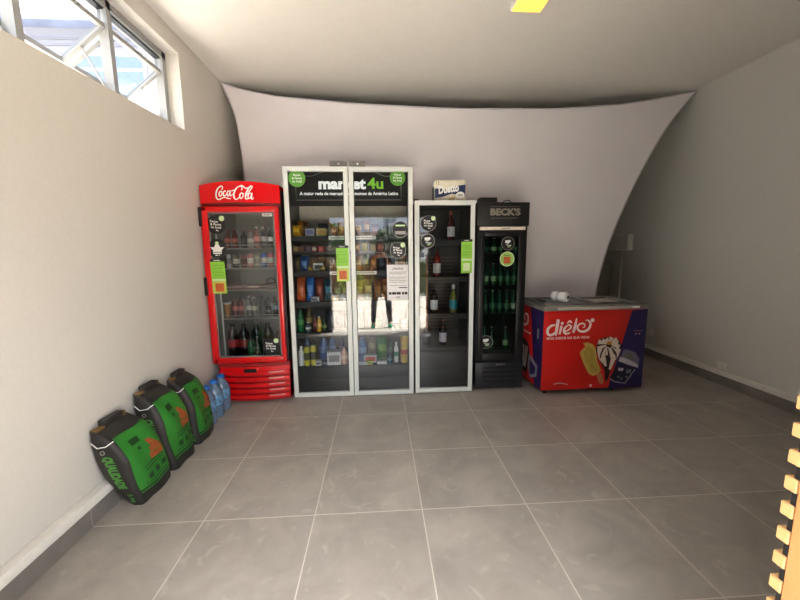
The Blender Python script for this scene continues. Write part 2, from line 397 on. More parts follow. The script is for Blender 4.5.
def sticker_camera(parent, x, y, z, r):
    mb = MB(); o = (x, y, z); mb.disc(r * 1.08, o, mi=3, off=-.0004).disc(r, o, mi=0); icon_camera(mb, o, r, 1)
    mb.rect(-.1 * r, .4 * r, -.62 * r, -.52 * r, o, FRONT, 2, .002)
    return mb.build('round_sticker', [MBLKM, MWHT, MGRN, MGRY], parent, 'round black sticker with a white camera mark')
def hang_tag(parent, x, y, z0, z1, w, tilt=0.0, white_bottom=False):
    mb = MB(); h = z1 - z0; o = (x, y, z0)
    def sk(pts): return [(a + tilt * b, b) for a, b in pts]
    mb.flat(sk([(-w / 2, 0), (w / 2, 0), (w / 2, h * .93), (-w / 2, h * .93)]), o, mi=0)
    mb.flat(sk([(-w / 2, h * .93), (w / 2, h * .93), (w / 2, h), (-w / 2, h)]), o, mi=1, off=.0006)
    mb.flat(sk([(-w * .25, h * .955), (w * .2, h * .955), (w * .2, h * .975), (-w * .25, h * .975)]), o, mi=3, off=.001)
    for q in (.82, .74, .62, .54): mb.flat(sk([(-w * .4, h * q), (w * .38, h * q), (w * .38, h * (q + .012)), (-w * .4, h * (q + .012))]), o, mi=4, off=.0008)
    mb.flat(sk([(-w * .46, h * .37), (w * .46, h * .37), (w * .46, h * .43), (-w * .46, h * .43)]), o, mi=5, off=.0008)
    mb.flat(sk([(-w * .46, 0.02 * h), (w * .46, 0.02 * h), (w * .46, h * .36), (-w * .46, h * .36)]), o, mi=6 if not white_bottom else 0, off=.0007)
    mb.flat(sk([(-w * .3, .06 * h), (w * .3, .06 * h), (w * .3, h * .3), (-w * .3, h * .3)]), o, mi=2 if not white_bottom else 5, off=.0012)
    return mb.build('hanging_tag', [MGRN, MBLKM, MORG, MWHT, MGRD, MPALE, mat('tag_yellow_green', (196, 200, 92), .5)], parent, 'lime green card tag with a black top strip')

# ================================================================== products
def bottle_prof(h, r, kind):
    if kind == 'wine': return [(r * .95, 0), (r, .01), (r, h * .60), (r * .85, h * .67), (r * .40, h * .74), (r * .38, h * .97), (r * .40, h)]
    if kind == 'beer': return [(r * .95, 0), (r, .006), (r, h * .52), (r * .8, h * .64), (r * .42, h * .76), (r * .40, h * .97), (r * .42, h)]
    if kind == 'jug':  return [(r * .92, 0), (r, .015), (r, h * .28), (r * .94, h * .3), (r, h * .33), (r, h * .62), (r * .92, h * .72), (r * .45, h * .86), (r * .36, h * .9), (r * .36, h * .94)]
    return [(r * .9, 0), (r, .01), (r, h * .3), (r * .93, h * .42), (r, h * .55), (r * .9, h * .72), (r * .42, h * .88), (r * .36, h * .94)]
def bottle(name, label, cat_, x, y, z, h, r, body, lab, cap, kind='pet', group=None, n=14, lab_range=(.32, .55), capc=None):
    t = thing(name, label, cat_, (x, y, z), 0, group)
    mb = MB(); mb.lathe(bottle_prof(h, r, kind), (x, y, z), n); mb.build('bottle_body', body, t)
    a, b = lab_range
    if lab: MB().lathe([(r * 1.015, h * a), (r * 1.02, h * (a + .01)), (r * 1.02, h * (b - .01)), (r * 1.015, h * b)], (x, y, z), n).build('wrap_label', lab, t)
    cr = r * (.45 if kind != 'wine' else .44)
    z0 = h * (.94 if kind in ('pet', 'jug') else .86 if kind == 'wine' else .97)
    MB().lathe([(cr, z0), (cr, h * 1.0), (cr * .8, h * 1.012)], (x, y, z), n).build('cap', cap, t)
    return t
def can(name, label, x, y, z, h, r, body, band=None, group=None):
    t = thing(name, label, 'can', (x, y, z), 0, group)
    MB().lathe([(r * .82, 0), (r, .008), (r, h * .9), (r * .85, h * .97)], (x, y, z), 14).build('can_body', body, t)
    MB().lathe([(r * .85, h * .97), (r * .86, h), (r * .76, h - .002), (r * .7, h - .004)], (x, y, z), 14).build('can_lid', MGRY, t)
    if band: MB().lathe([(r * 1.012, h * .3), (r * 1.012, h * .68)], (x, y, z), 14).build('printed_band', band, t)
    return t
def pack_bag(name, label, x, y, z, w, h, d, body, band, rz=0.0, lean=0.12, group=None):
    """pillow packet standing up: swollen middle, flat crimped top and bottom"""
    t = thing(name, label, 'packet', (x, y, z), rz, group)
    NU, NV = 8, 10; F = []; B = []
    for j in range(NV + 1):
        v = j / NV; th = d / 2 * (math.sin(PI * min(1, max(0, (v - .06) / .88))) ** .55) + .002
        ww = w / 2 * (1 - .10 * math.sin(PI * v))
        for i in range(NU + 1):
            u = -1 + 2 * i / NU; p = th * (1 - abs(u) ** 3) ** .6
            wob = .005 * math.sin(7 * u + 9 * v + 40 * x) + .003 * math.sin(19 * v + 5 * u)
            yb = y + lean * v * h
            F.append((x + u * ww, yb - p + wob * (1 - abs(u)), z + v * h)); B.append((x + u * ww, yb + p, z + v * h))
    q = NU + 1; nF = len(F); fs = []
    for j in range(NV):
        for i in range(NU):
            a = j * q + i; fs.append((a, a + 1, a + q + 1, a + q)); fs.append((nF + a + 1, nF + a, nF + a + q, nF + a + q + 1))
        fs.append((j * q, (j + 1) * q, nF + (j + 1) * q, nF + j * q)); fs.append((j * q + NU, nF + j * q + NU, nF + (j + 1) * q + NU, (j + 1) * q + NU))
    MB().add(F + B, fs, 0, True).build('packet_body', body, t)
    fr = []; qs = []
    for j in range(4, 8):
        for i in range(1, NU): p = F[j * q + i]; fr.append((p[0], p[1] - .0025, p[2]))
    m = NU - 1
    for j in range(3):
        for i in range(m - 1): qs.append((j * m + i, j * m + i + 1, (j + 1) * m + i + 1, (j + 1) * m + i))
    MB().add(fr, qs, 0, True).build('printed_panel', band, t)
    return t
def carton(name, label, x, y, z, w, h, d, body, band, rz=0.0, cat_='box', group=None):
    t = thing(name, label, cat_, (x, y, z), rz, group)
    MB().box(x - w / 2, x + w / 2, y - d / 2, y + d / 2, z, z + h, 0, min(.004, h * .1), 1).build('carton_body', body, t)
    MB().rect(-w * .38, w * .38, h * .25, h * .75, (x, y - d / 2, z), FRONT, 0, .0012).build('printed_panel', band, t)
    return t
def P(c, r=.4, coat=.0): return mat('package_%02x%02x%02x' % c, c, r, vary=.22, scale=45, coat=coat)

# ================================================================== RED DRINK FRIDGE
cf = thing('drink_fridge', 'tall red drinks fridge with white script lettering on its header', 'fridge', (-1.235, 3.40, 0))
x0, x1, yf, yb = -1.562, -.886, 3.42, 4.04
MIN = mat('fridge_liner_grey', (150, 150, 142), .5)
b = MB()
b.box(x0, x0 + .04, yf, yb, .06, 1.99).box(x1 - .04, x1, yf, yb, .06, 1.99).box(x0, x1, yf, yb, 1.95, 2.0).box(x0, x1, yf, yb, .05, .40).box(x0, x1, yb - .03, yb, .05, 1.99)
b.build('fridge_cabinet', MBLK, cf)
b = MB(); q = .041
b.add([(x0 + q, yf, .405), (x0 + q, yb - .035, .405), (x0 + q, yb - .035, 1.945), (x0 + q, yf, 1.945)], [(0, 1, 2, 3)])
b.add([(x1 - q, yf, .405), (x1 - q, yb - .035, .405), (x1 - q, yb - .035, 1.945), (x1 - q, yf, 1.945)], [(3, 2, 1, 0)])
b.add([(x0 + q, yb - .035, .405), (x1 - q, yb - .035, .405), (x1 - q, yb - .035, 1.945), (x0 + q, yb - .035, 1.945)], [(0, 1, 2, 3)])
b.add([(x0 + q, yf, .404), (x1 - q, yf, .404), (x1 - q, yb - .035, .404), (x0 + q, yb - .035, .404)], [(0, 1, 2, 3)])
b.build('inner_liner', MIN, cf)
xc, hw = -1.2395, .352
def bulge(x): return 3.395 - .055 * (1 - ((x - xc) / hw) ** 2)
def curved_panel(mb, xa, xb, za, zb, yback, mi=0, ext=0.0, n=18, arch=0.0):
    """box whose front follows the bulge"""
    vs = []; fs = []
    for i in range(n + 1):
        x = xa + (xb - xa) * i / n; y = bulge(x) - ext
        zt_ = zb + arch * (1 - ((x - xc) / hw) ** 2); vs += [(x, y, za), (x, y, zt_), (x, yback, za), (x, yback, zt_)]
    for i in range(n):
        a = 4 * i; c = a + 4
        fs += [(a, c, c + 1, a + 1), (a + 1, c + 1, c + 3, a + 3), (a + 2, a, c, c + 2)[::-1], (a + 3, c + 3, c + 2, a + 2)]
    fs += [(0, 1, 3, 2), (4 * n, 4 * n + 2, 4 * n + 3, 4 * n + 1)]
    mb.add(vs, fs, mi, False)
hd = MB(); curved_panel(hd, -1.591, -.888, 1.885, 2.043, 3.6, 0, 0.0, 18, .028)
curved_panel(hd, -1.582, -.894, 1.862, 1.884, 3.5, 1, -.012)
hdo = hd.build('header', [MREDL, mat('dark_red_recess', (120, 4, 8), .4)], cf)
# script lettering, drawn as strokes in a 60 x 34 field
def cw(v): return Vector((v.x, bulge(v.x) - .002, v.z))
def ck(pts, w):
    lo.stroke([(px_ * .0063, -py_ * .0066) for px_, py_ in pts], [q * .62 for q in w], (-1.52, 3.3, 2.100), FRONT, 0, 0, cw)
lo = MB(); A, B_ = .014, .022
ck([(23, 15.5), (24.4, 13), (23, 11), (19.5, 12.2), (16, 16), (14.2, 21), (14.4, 25.5), (16.5, 28.2), (19.5, 27.8), (23, 26.2), (27, 25.6), (31, 27), (35, 27.4)], [A, A, A, A, B_, B_, B_, A, A, A, .012, .016, .008])
ck([(21, 17.5), (18.8, 20), (19, 23.6), (21.2, 23.4), (22.8, 20.5), (22.3, 17.8), (21, 17.5), (24, 18.6)], [A, B_ * .8, B_ * .8, A, A, A, A, .008])
ck([(28.4, 18.2), (27.2, 17), (25, 19.5), (25, 23.4), (27.4, 23.2), (30, 20.5)], [A, A, B_ * .8, B_ * .8, A, .008])
ck([(34.4, 17.6), (32, 17.4), (30.2, 20.6), (30.8, 23.8), (33, 22), (35.2, 17.2), (34, 22.6), (36, 23.6), (38, 21)], [A, A, B_ * .8, A, A, A, B_ * .8, A, .008])
ck([(36.6, 17.2), (41, 16.2)], [.016, .012])
ck([(50.5, 16.5), (51.5, 13.5), (49.5, 11.2), (45.6, 12.4), (42, 16), (39.6, 21.5), (39.8, 26), (42, 28.4), (45, 27.2), (48, 24)], [A, A, A, A, B_, B_, B_, A, A, .008])
ck([(46, 12.6), (50, 10.4), (53, 11.4), (56, 13.8), (59, 13.4), (61, 12)], [.006, A, B_ * .8, B_ * .8, A, .006])
ck([(50.2, 20), (47.8, 22.6), (48, 26.8), (50.4, 26.6), (52.2, 23.4), (51.6, 20.4), (50.2, 20), (54, 21)], [A, B_ * .8, B_ * .8, A, A, A, A, .008])
ck([(56, 24), (61, 17.5), (65, 12.4), (63.6, 10.8), (59.6, 15), (55.8, 22), (55.4, 27.4), (57.6, 27.6), (59, 25)], [A, A, A, A, B_, B_, B_ * .8, A, .008])
ck([(63.4, 20.4), (61, 20.2), (59, 23.6), (59.4, 27.4), (62, 25.6), (64.6, 20.2), (63.2, 26.4), (64.4, 28), (66.4, 25.6)], [A, A, B_ * .8, A, A, A, B_ * .8, A, .006])
lo.build('lettering', MWHT, hdo, 'white script lettering')
# door
dx0, dx1, dz0, dz1, dy = -1.592, -.902, .395, 1.858, 3.365
dr = MB(); gx0, gx1, gz0, gz1 = -1.528, -.942, .452, 1.805
dr.box(dx0, gx0, dy, 3.415, dz0, dz1, 0, .012).box(gx1, dx1, dy, 3.415, dz0, dz1, 0, .012).box(dx0 + .01, dx1 - .01, dy, 3.415, gz1, dz1, 0, .012).box(dx0 + .01, dx1 - .01, dy, 3.415, dz0, gz0, 0, .012)
g_ = .012
dr.box(gx0, gx0 + g_, dy + .012, 3.41, gz0, gz1, 1).box(gx1 - g_, gx1, dy + .012, 3.41, gz0, gz1, 1).box(gx0, gx1, dy + .012, 3.41, gz1 - g_, gz1, 1).box(gx0, gx1, dy + .012, 3.41, gz0, gz0 + g_, 1)
door = dr.build('door', [MRED, mat('grey_gasket', (120, 120, 116), .5)], cf)
MB().rect(gx0, gx1, gz0, gz1, (0, dy + .016, 0)).build('pane', MGL, door)
sticker_pague(door, -1.463, dy + .012, 1.695, .082)
mb = MB(); o = (-1.468, dy + .011, 1.482); mb.disc(.085, o, mi=0)
mb.disc(.016, (o[0], o[1], o[2] + .048), mi=2, off=.001)
mb.flat([(-.016, .035), (.016, .035), (.026, .012), (.062, .012), (.036, -.016), (.042, -.03), (-.042, -.03), (-.036, -.016), (-.062, .012), (-.026, .012)], o, mi=1, off=.001)
mb.rect(-.038, .038, -.048, -.036, o, mi=1, off=.001); mb.rect(-.02, .0, -.066, -.056, o, mi=1, off=.001); mb.rect(.008, .02, -.066, -.056, o, mi=1, off=.001)
mb.build('round_sticker', [MBLKM, MWHT, MPALE], door, 'round black sticker with a pale star emblem')
sticker_pague(door, -1.043, dy + .012, .553, .078)
hang_tag(door, -1.466, dy - .003, 1.07, 1.385, .128, tilt=-.02)
mb = MB().rect(-.042, .042, -.014, .014, (-1.005, dy + .012, 1.782)).rect(-.03, .03, -.006, .004, (-1.005, dy + .012, 1.782), mi=1, off=.001)
mb.build('white_sticker', [MWHT, MGRY], door)
for zz in (1.765, 1.135): MB().box(-1.606, -1.575, dy - .006, 3.42, zz - .085, zz + .085, 0, .006).build('handle' if zz > 1.5 else 'hinge_cover', MBLK, door)
# louvred base
gr = MB(); curved_panel(gr, -1.545, -.886, .02, .385, 3.6, 0, -.02)
for k in range(5):
    z = .05 + .058 * k
    curved_panel(gr, -1.545, -.886, z, z + .034, 3.5, 0, .014)
    curved_panel(gr, -1.545, -.886, z - .02, z, 3.5, 1, -.012)
curved_panel(gr, -1.56, -.885, .355, .392, 3.5, 2, -.016)
gro = gr.build('base_grille', [MRED, mat('deep_red_gap', (150, 8, 12), .45), mat('dull_red_seam', (150, 22, 20), .6)], cf)
MB().box(-1.3, -1.158, 3.318, 3.36, .305, .365, 0, .006).box(-1.285, -1.172, 3.314, 3.32, .318, .352, 1).build('thermostat_plate', [MRED, MBLK], gro)
gl = MB()
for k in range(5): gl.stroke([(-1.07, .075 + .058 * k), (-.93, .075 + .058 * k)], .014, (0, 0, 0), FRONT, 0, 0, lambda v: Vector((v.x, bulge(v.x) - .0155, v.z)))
gl.build('painted_highlight', mat('pinkish_highlight_paint', (226, 150, 150), .2, metal=.2), gro)  # highlights on the right of the louvres, painted as pink strips
# wire shelves
for z in (1.478, 1.29, 1.082, .806):
    s_ = MB(); s_.tube([(-1.515, 3.475, z), (-.93, 3.475, z)], .006, 6).tube([(-1.515, 3.475, z + .035), (-.93, 3.475, z + .035)], .0035, 6)
    for i in range(19): xx = -1.51 + .032 * i; s_.tube([(xx, 3.475, z), (xx, 3.98, z)], .0025, 5)
    for xx in (-1.515, -.93): s_.tube([(xx, 3.475, z), (xx, 3.475, z + .035)], .0035, 6)
    s_.tube([(-1.515, 3.98, z), (-.93, 3.98, z)], .005, 6)
    s_.build('wire_shelf', mat('chromed_wire', (205, 205, 196), .3, metal=.4), cf)
MB().tube([(-1.505, 3.46, .42), (-1.505, 3.46, 1.94)], .008, 6).build('shelf_upright', MWHT, cf)

# contents of the red fridge
ordn = ['first', 'second', 'third', 'fourth', 'fifth', 'sixth', 'seventh', 'eighth', 'ninth', 'tenth']
C1 = [(-1.452, (170, 70, 70), 'reddish', .17), (-1.384, (176, 84, 80), 'brick red', .17), (-1.298, (60, 48, 46), 'dark brown', .16), (-1.236, (214, 208, 200), 'white labelled', .165), (-1.176, (204, 128, 120), 'salmon pink', .2), (-1.115, (28, 34, 60), 'navy', .2), (-1.05, (24, 30, 58), 'dark blue', .19)]
for i, (x, c, nm, h) in enumerate(C1):
    bottle('soda_bottle', f'{nm} small bottle on the top shelf of the red fridge, {ordn[i]} from the left', 'bottle', x, 3.58, 1.486, h, .028, P(tuple(int(k * .72) for k in c), .25), P((230, 226, 220)) if i in (3, 5, 6) else P(tuple(min(255, int(k * 1.25)) for k in c)), MWHT if i > 3 else P((150, 40, 36)), group='small bottles on the top shelf of the red fridge')
C2 = [(-1.457, (226, 226, 220), 'slim white', .13, .02), (-1.388, (86, 84, 60), 'olive', .125, .03), (-1.31, (150, 84, 80), 'dull red', .125, .029), (-1.248, (208, 150, 140), 'pink and blue', .135, .03), (-1.184, (186, 180, 160), 'cream', .12, .029), (-1.12, (34, 78, 160), 'blue', .14, .03), (-1.055, (206, 84, 96), 'rose red', .14, .03)]
for i, (x, c, nm, h, r) in enumerate(C2):
    can('drink_can', f'{nm} drink can on the second shelf of the red fridge', x, 3.58, 1.298, h, r, P(c, .3), P((226, 220, 210)) if i in (1, 3, 5, 6) else P(tuple(int(k * .7) for k in c)), 'cans on the second shelf of the red fridge')
for i, (x, w_, c, nm, y) in enumerate([(-1.40, .2, (168, 112, 110), 'pink wrapped flat tray', 3.6), (-1.225, .13, (150, 100, 92), 'dull rose flat tray', 3.6), (-1.08, .14, (84, 40, 32), 'dark brown flat tray', 3.6)]):
    carton('food_tray', f'{nm} on the third shelf of the red fridge', x, y, 1.09, w_, .04, .16, P(c), P((200, 150, 140) if i < 2 else (110, 50, 40)), cat_='food tray', group='flat trays on the third shelf of the red fridge')
tag(MB().tube([(-1.125, 3.62, 1.132), (-1.115, 3.62, 1.175), (-1.08, 3.62, 1.19), (-1.045, 3.62, 1.175), (-1.035, 3.62, 1.132)], .008, 8).lathe([(.05, 1.1305), (.052, 1.14), (.045, 1.145)], (-1.08, 3.62, 0), 14).build('sausage_ring', P((60, 32, 28)), org=(-1.08, 3.62, 1.13)), 'dark curved sausage on the brown tray in the red fridge', 'sausage')
t = thing('juice_cup', 'amber plastic cup at the left end of the fourth shelf in the red fridge', 'cup', (-1.478, 3.525, .814))
MB().lathe([(.022, 0), (.036, .13), (.036, .135)], (-1.478, 3.525, .814), 14).build('cup_body', P((196, 140, 84)), t)
MB().lathe([(.038, .135), (.039, .15), (.03, .154)], (-1.478, 3.525, .814), 14).build('cup_lid', MWHT, t)
C4 = [(-1.43, (128, 70, 70), (214, 110, 108), 'pink labelled', .19), (-1.376, (120, 66, 66), (206, 112, 108), 'rose labelled', .19), (-1.293, (160, 156, 150), (232, 228, 220), 'white labelled clear', .2), (-1.243, (110, 104, 92), (206, 200, 180), 'grey labelled', .19), (-1.165, (14, 15, 18), (70, 74, 80), 'black', .2), (-1.106, (16, 16, 18), (60, 64, 60), 'black labelled', .19), (-1.04, (18, 20, 30), (150, 176, 200), 'blue labelled black', .19)]
for i, (x, c, l, nm, h) in enumerate(C4):
    bottle('soda_bottle', f'{nm} bottle on the fourth shelf of the red fridge, {ordn[i]} from the left', 'bottle', x, 3.58, .814, h, .028, P(tuple(int(k * .75) for k in c), .2), P(tuple(int(k * .85) for k in l)), MWHT if i in (2, 3) else MBLK, group='bottles on the fourth shelf of the red fridge')
C5 = [(-1.464, 3.56, (28, 14, 14), (198, 52, 52), 'red labelled cola', .33, .05), (-1.36, 3.57, (26, 14, 16), (158, 40, 40), 'dark red labelled cola', .33, .052), (-1.245, 3.60, (16, 40, 26), None, 'dark green soda', .34, .05), (-1.275, 3.505, (22, 92, 54), (40, 120, 64), 'short green soda', .2, .034), (-1.13, 3.60, (74, 34, 26), (110, 60, 40), 'brown soda', .33, .05), (-1.01, 3.60, (92, 46, 34), (120, 70, 50), 'amber soda', .31, .045)]
for i, (x, y, c, l, nm, h, r) in enumerate(C5):
    bottle('large_soda_bottle' if h > .25 else 'soda_bottle', f'{nm} bottle standing on the floor of the red fridge', 'bottle', x, y, .406, h, r, P(c, .12), P(l) if l else None, MGRY if i == 2 else MBLK, group='bottles on the floor of the red fridge', n=18)

# ================================================================== DOUBLE GLASS CABINET
dc = thing('display_cabinet', 'wide black shelving cabinet with two white framed glass doors', 'cabinet', (-.265, 3.43, 0))
x0, x1, yf, yb, ztop = -.858, .334, 3.475, 3.97, 2.205
MBK = mat('beige_grey_back_board', (222, 212, 198), .6)
b = MB(); b.box(x0, x0 + .022, yf, yb, .02, ztop).box(x1 - .022, x1, yf, yb, .02, ztop).box(x0, x1, yf, yb, ztop - .022, ztop).box(x0, x1, yf, yb, .02, .05)
b.build('cabinet_case', MBLK, dc)
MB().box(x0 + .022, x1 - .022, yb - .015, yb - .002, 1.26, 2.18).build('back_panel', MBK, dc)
MB().box(x0 + .022, x1 - .022, yb - .015, yb - .002, .05, 1.255).build('back_panel', mat('shade_painted_back_board', (52, 52, 54), .6), dc, 'lower back board with painted shade')  # shade of the lower compartments painted in as a darker board
sg = MB(); sg.box(x0 + .024, x1 - .024, yf - .006, yf + .01, 1.868, 2.18)
yy = yf - .0065; cx = -.262
def L_(pts, w=.006): sg.stroke(pts, w, (0, yy, 0), FRONT, 3, .0005, None, 1)
L_([(-.755, 2.04), (-.755, 1.922), (.224, 1.922), (.224, 2.06)]); L_([(-.70, 2.138), (-.60, 2.138), (-.50, 2.176), (-.03, 2.176), (.07, 2.138), (.14, 2.138)])
sg.text('market', .135, (cx - .068, yy, 2.066), mi=1, off=.001, bold=.045, width=.44)
sg.text('4u', .135, (cx + .248, yy, 2.068), mi=2, off=.001, bold=.03, width=.15)
sg.text('A maior rede de mercados aut\u00f4nomos da Am\u00e9rica Latina', .04, (cx, yy, 1.98), mi=1, off=.001, bold=.03, width=.92)
sg.build('sign_panel', [MBLKM, mat('glow_added_white', (240, 240, 236), .5, vary=.02, emit_s=.45), mat('glow_added_lime', (138, 200, 62), .5, vary=.02, emit_s=.25), MGRY], dc, 'black sign panel with white and green lettering')  # emission added to brighten the lettering, no lamp behind it
SH = [(1.593, .047), (1.442, .022), (1.255, .05), (.952, .055), (.645, .055)]
for z, th in SH:
    s_ = MB(); s_.box(x0 + .024, x1 - .024, 3.50, yb - .016, z - th, z); so = s_.build('shelf', MBLKM, dc)
    if z in (1.593, 1.255):
        MB().box(-.475, -.02, 3.488, 3.499, z - .036, z - .002, 0, .003).rect(-.455, -.04, z - .027, z - .014, (0, 3.4875, 0), mi=1, off=.0006).build('price_rail', [MWHT, MGRY], so)
b = MB(); b.box(x0 + .024, x1 - .024, 3.50, yb - .016, .05, .295)
b.box(x0 + .03, x1 - .03, 3.492, 3.50, .06, .165, 0, .003).box(x0 + .03, x1 - .03, 3.492, 3.50, .172, .288, 0, .003)
b.build('base_drawer', MCHAR, dc)
for xa in (-.433, -.258):
    MB().box(xa, xa + .15, 3.455, 3.52, ztop + .014, ztop + .068, 0, .004).box(xa + .02, xa + .13, 3.475, 3.51, ztop + .001, ztop + .014).disc(.008, (xa + .08, 3.454, ztop + .04), mi=1, off=.001).build('door_bracket', [mat('bracket_grey', (112, 108, 104), .5), MWHT], dc)
def glass_door(parent, xa, xb, za, zb, ya, fw=.044, glass=MGL):
    d = MB(); yb_ = ya + .035
    d.box(xa, xa + fw, ya, yb_, za, zb, 0, .003, 1).box(xb - fw, xb, ya, yb_, za, zb, 0, .003, 1)
    d.box(xa + fw - .002, xb - fw + .002, ya, yb_, zb - fw, zb, 0, .003, 1).box(xa + fw - .002, xb - fw + .002, ya, yb_, za, za + fw, 0, .003, 1)
    k = .005
    d.box(xa + fw, xa + fw + k, ya + .004, yb_, za + fw, zb - fw, 1).box(xb - fw - k, xb - fw, ya + .004, yb_, za + fw, zb - fw, 1)
    o = d.build('door', [MALU, MBLK], parent)
    MB().rect(xa + fw, xb - fw, za + fw, zb - fw, (0, ya + .014, 0)).build('pane', glass, o)
    return o
dl = glass_door(dc, -.860, -.2695, .006, 2.217, 3.43)
dr2 = glass_door(dc, -.2635, .332, .006, 2.217, 3.43)
def green_round(parent, x, z, r, y=3.44):
    mb = MB().disc(r, (x, y, z), mi=0)
    mb.text('Pegue', r * .36, (x, y, z + .38 * r), mi=1, off=.001); mb.text('& Pague', r * .36, (x, y, z + .02 * r), mi=1, off=.001); mb.text('no local', r * .36, (x, y, z - .34 * r), mi=1, off=.001)
    mb.build('round_sticker', [MGRD, MWHT], parent, 'round green sticker with white writing')
green_round(dl, -.735, 2.112, .077); green_round(dr2, .19, 2.118, .072)
hang_tag(dl, -.342, 3.427, 1.16, 1.50, .118)
mb = MB().disc(.078, (.212, 3.4405, 1.645), mi=2, off=-.0004).disc(.073, (.212, 3.4405, 1.645), mi=0).rect(-.045, .045, .03, .045, (.212, 3.4405, 1.645), mi=1, off=.001).rect(-.05, .05, -.045, -.015, (.212, 3.4405, 1.645), mi=2, off=.001).rect(-.045, .045, -.01, .018, (.212, 3.4405, 1.645), mi=3, off=.001)
mb.build('round_sticker', [MCHAR, MPALE, MGRY, MBLKM], dr2, 'round dark sticker with a pale bar')
sticker_pague(dr2, .186, 3.4405, 1.448, .073, True)
mb = MB(); mb.rect(.078, .288, .968, 1.312, (0, 3.4405, 0), mi=0)
mb.text('ATEN\u00c7\u00c3O!!!', .024, (.183, 3.4405, 1.272), mi=1, off=.0008, width=.105)
for k, (a, b2, z) in enumerate([(.10, .27, 1.238), (.10, .262, 1.222), (.10, .268, 1.188), (.10, .255, 1.172), (.10, .265, 1.156), (.10, .25, 1.14), (.10, .27, 1.108)]): mb.rect(a, b2, z, z + .005, (0, 3.4405, 0), mi=2, off=.0008)
mb.rect(.19, .275, 1.085, 1.094, (0, 3.4405, 0), mi=1, off=.0008)
for a, b2 in ((.095, .12), (.125, .165), (.17, .21), (.222, .245), (.25, .276)): mb.rect(a, b2, 1.022, 1.046, (0, 3.4405, 0), mi=1, off=.0008)
mb.rect(.16, .205, .992, 1.002, (0, 3.4405, 0), mi=2, off=.0008)
mb.build('paper_notice', [mat('white_paper', (228, 226, 228), .7), MBLKM, MGRY], dr2, 'white printed paper notice')

SN = {1: 'top shelf', 2: 'second shelf', 3: 'third shelf', 4: 'fourth shelf', 5: 'fifth shelf', 6: 'bottom board'}
SZ = {1: 1.594, 2: 1.443, 3: 1.256, 4: .953, 5: .646, 6: .297}
def G(n): return f'goods on the {SN[n]} of the double glass cabinet'
def lb(nm, n): return f'{nm} on the {SN[n]} of the double cabinet'
RB = random.Random(11)
def bag(n, x, w_, h, c, c2, nm, y=3.58, d=.05, rz=None):
    rz = RB.uniform(-.14, .14) if rz is None else rz; h *= RB.uniform(.92, 1.0)
    return pack_bag('snack_packet', lb(nm, n), x, y, SZ[n], w_, h, d, P(c, .3), P(c2, .35), rz, group=G(n))
def crt(n, x, w_, h, c, c2, nm, y=3.58, d=.08, rz=None):
    rz = RB.uniform(-.08, .08) if rz is None else rz
    return carton('food_box', lb(nm, n), x, y, SZ[n], w_, h, d, P(c), P(c2), rz, group=G(n))
# shelf 1
bag(1, -.788, .082, .11, (206, 152, 30), (230, 186, 50), 'bright yellow snack packet at the left end', 3.56)
bag(1, -.765, .08, .16, (168, 112, 36), (196, 140, 60), 'tall mustard packet behind the yellow one', 3.68)
bag(1, -.712, .06, .14, (84, 54, 36), (140, 120, 100), 'brown packet', 3.63)
crt(1, -.657, .09, .075, (170, 170, 196), (90, 96, 150), 'lilac and white box')
crt(1, -.548, .10, .072, (178, 178, 110), (190, 140, 60), 'pale green and yellow box')
crt(1, -.56, .09, .13, (52, 44, 38), (70, 60, 46), 'dark brown box behind the green one', 3.72)
bag(1, -.47, .07, .17, (150, 104, 36), (180, 130, 50), 'tall gold packet', 3.70)
bag(1, -.43, .07, .10, (160, 72, 60), (214, 150, 120), 'red and cream packet', 3.58)
bag(1, -.36, .07, .14, (190, 120, 60), (226, 176, 90), 'orange packet')
bag(1, -.29, .07, .12, (150, 90, 66), (200, 150, 110), 'tan packet')
bag(1, -.19, .08, .15, (140, 100, 62), (214, 180, 130), 'brown and beige packet')
bag(1, -.11, .07, .17, (164, 116, 66), (220, 180, 120), 'caramel coloured packet', 3.62)
bag(1, -.03, .08, .12, (156, 90, 92), (206, 150, 146), 'dusty pink packet')
bag(1, .055, .08, .10, (84, 110, 84), (180, 190, 170), 'green and white packet')
crt(1, .145, .08, .11, (176, 176, 176), (120, 130, 140), 'pale grey box')
crt(1, .24, .07, .09, (120, 44, 40), (170, 70, 60), 'dark red box at the right end')
# shelf 2
for i, (x, c, c2, nm) in enumerate([(-.79, (126, 92, 48), (160, 130, 70), 'ochre bar'), (-.735, (66, 30, 26), (110, 60, 40), 'dark brown bar'), (-.675, (44, 34, 60), (80, 60, 90), 'dark purple bar'), (-.615, (120, 30, 30), (200, 190, 170), 'red and white bar'), (-.555, (150, 40, 36), (190, 80, 60), 'bright red bar'), (-.495, (44, 30, 28), (90, 60, 50), 'blackish brown bar'), (-.435, (70, 50, 40), (120, 90, 60), 'coffee brown bar'),
                                   (-.205, (136, 70, 50), (200, 160, 120), 'rust coloured bar'), (-.13, (190, 172, 70), (216, 204, 130), 'yellow bar'), (-.055, (110, 96, 60), (170, 150, 90), 'olive bar'), (.01, (120, 46, 36), (160, 80, 50), 'brick red bar'), (.08, (52, 38, 34), (90, 70, 60), 'black brown bar'), (.25, (80, 60, 50), (120, 90, 70), 'grey brown bar')]):
    crt(2, x, .05, .055 if i < 7 else .075, c, c2, nm + ' box', 3.56, .12)
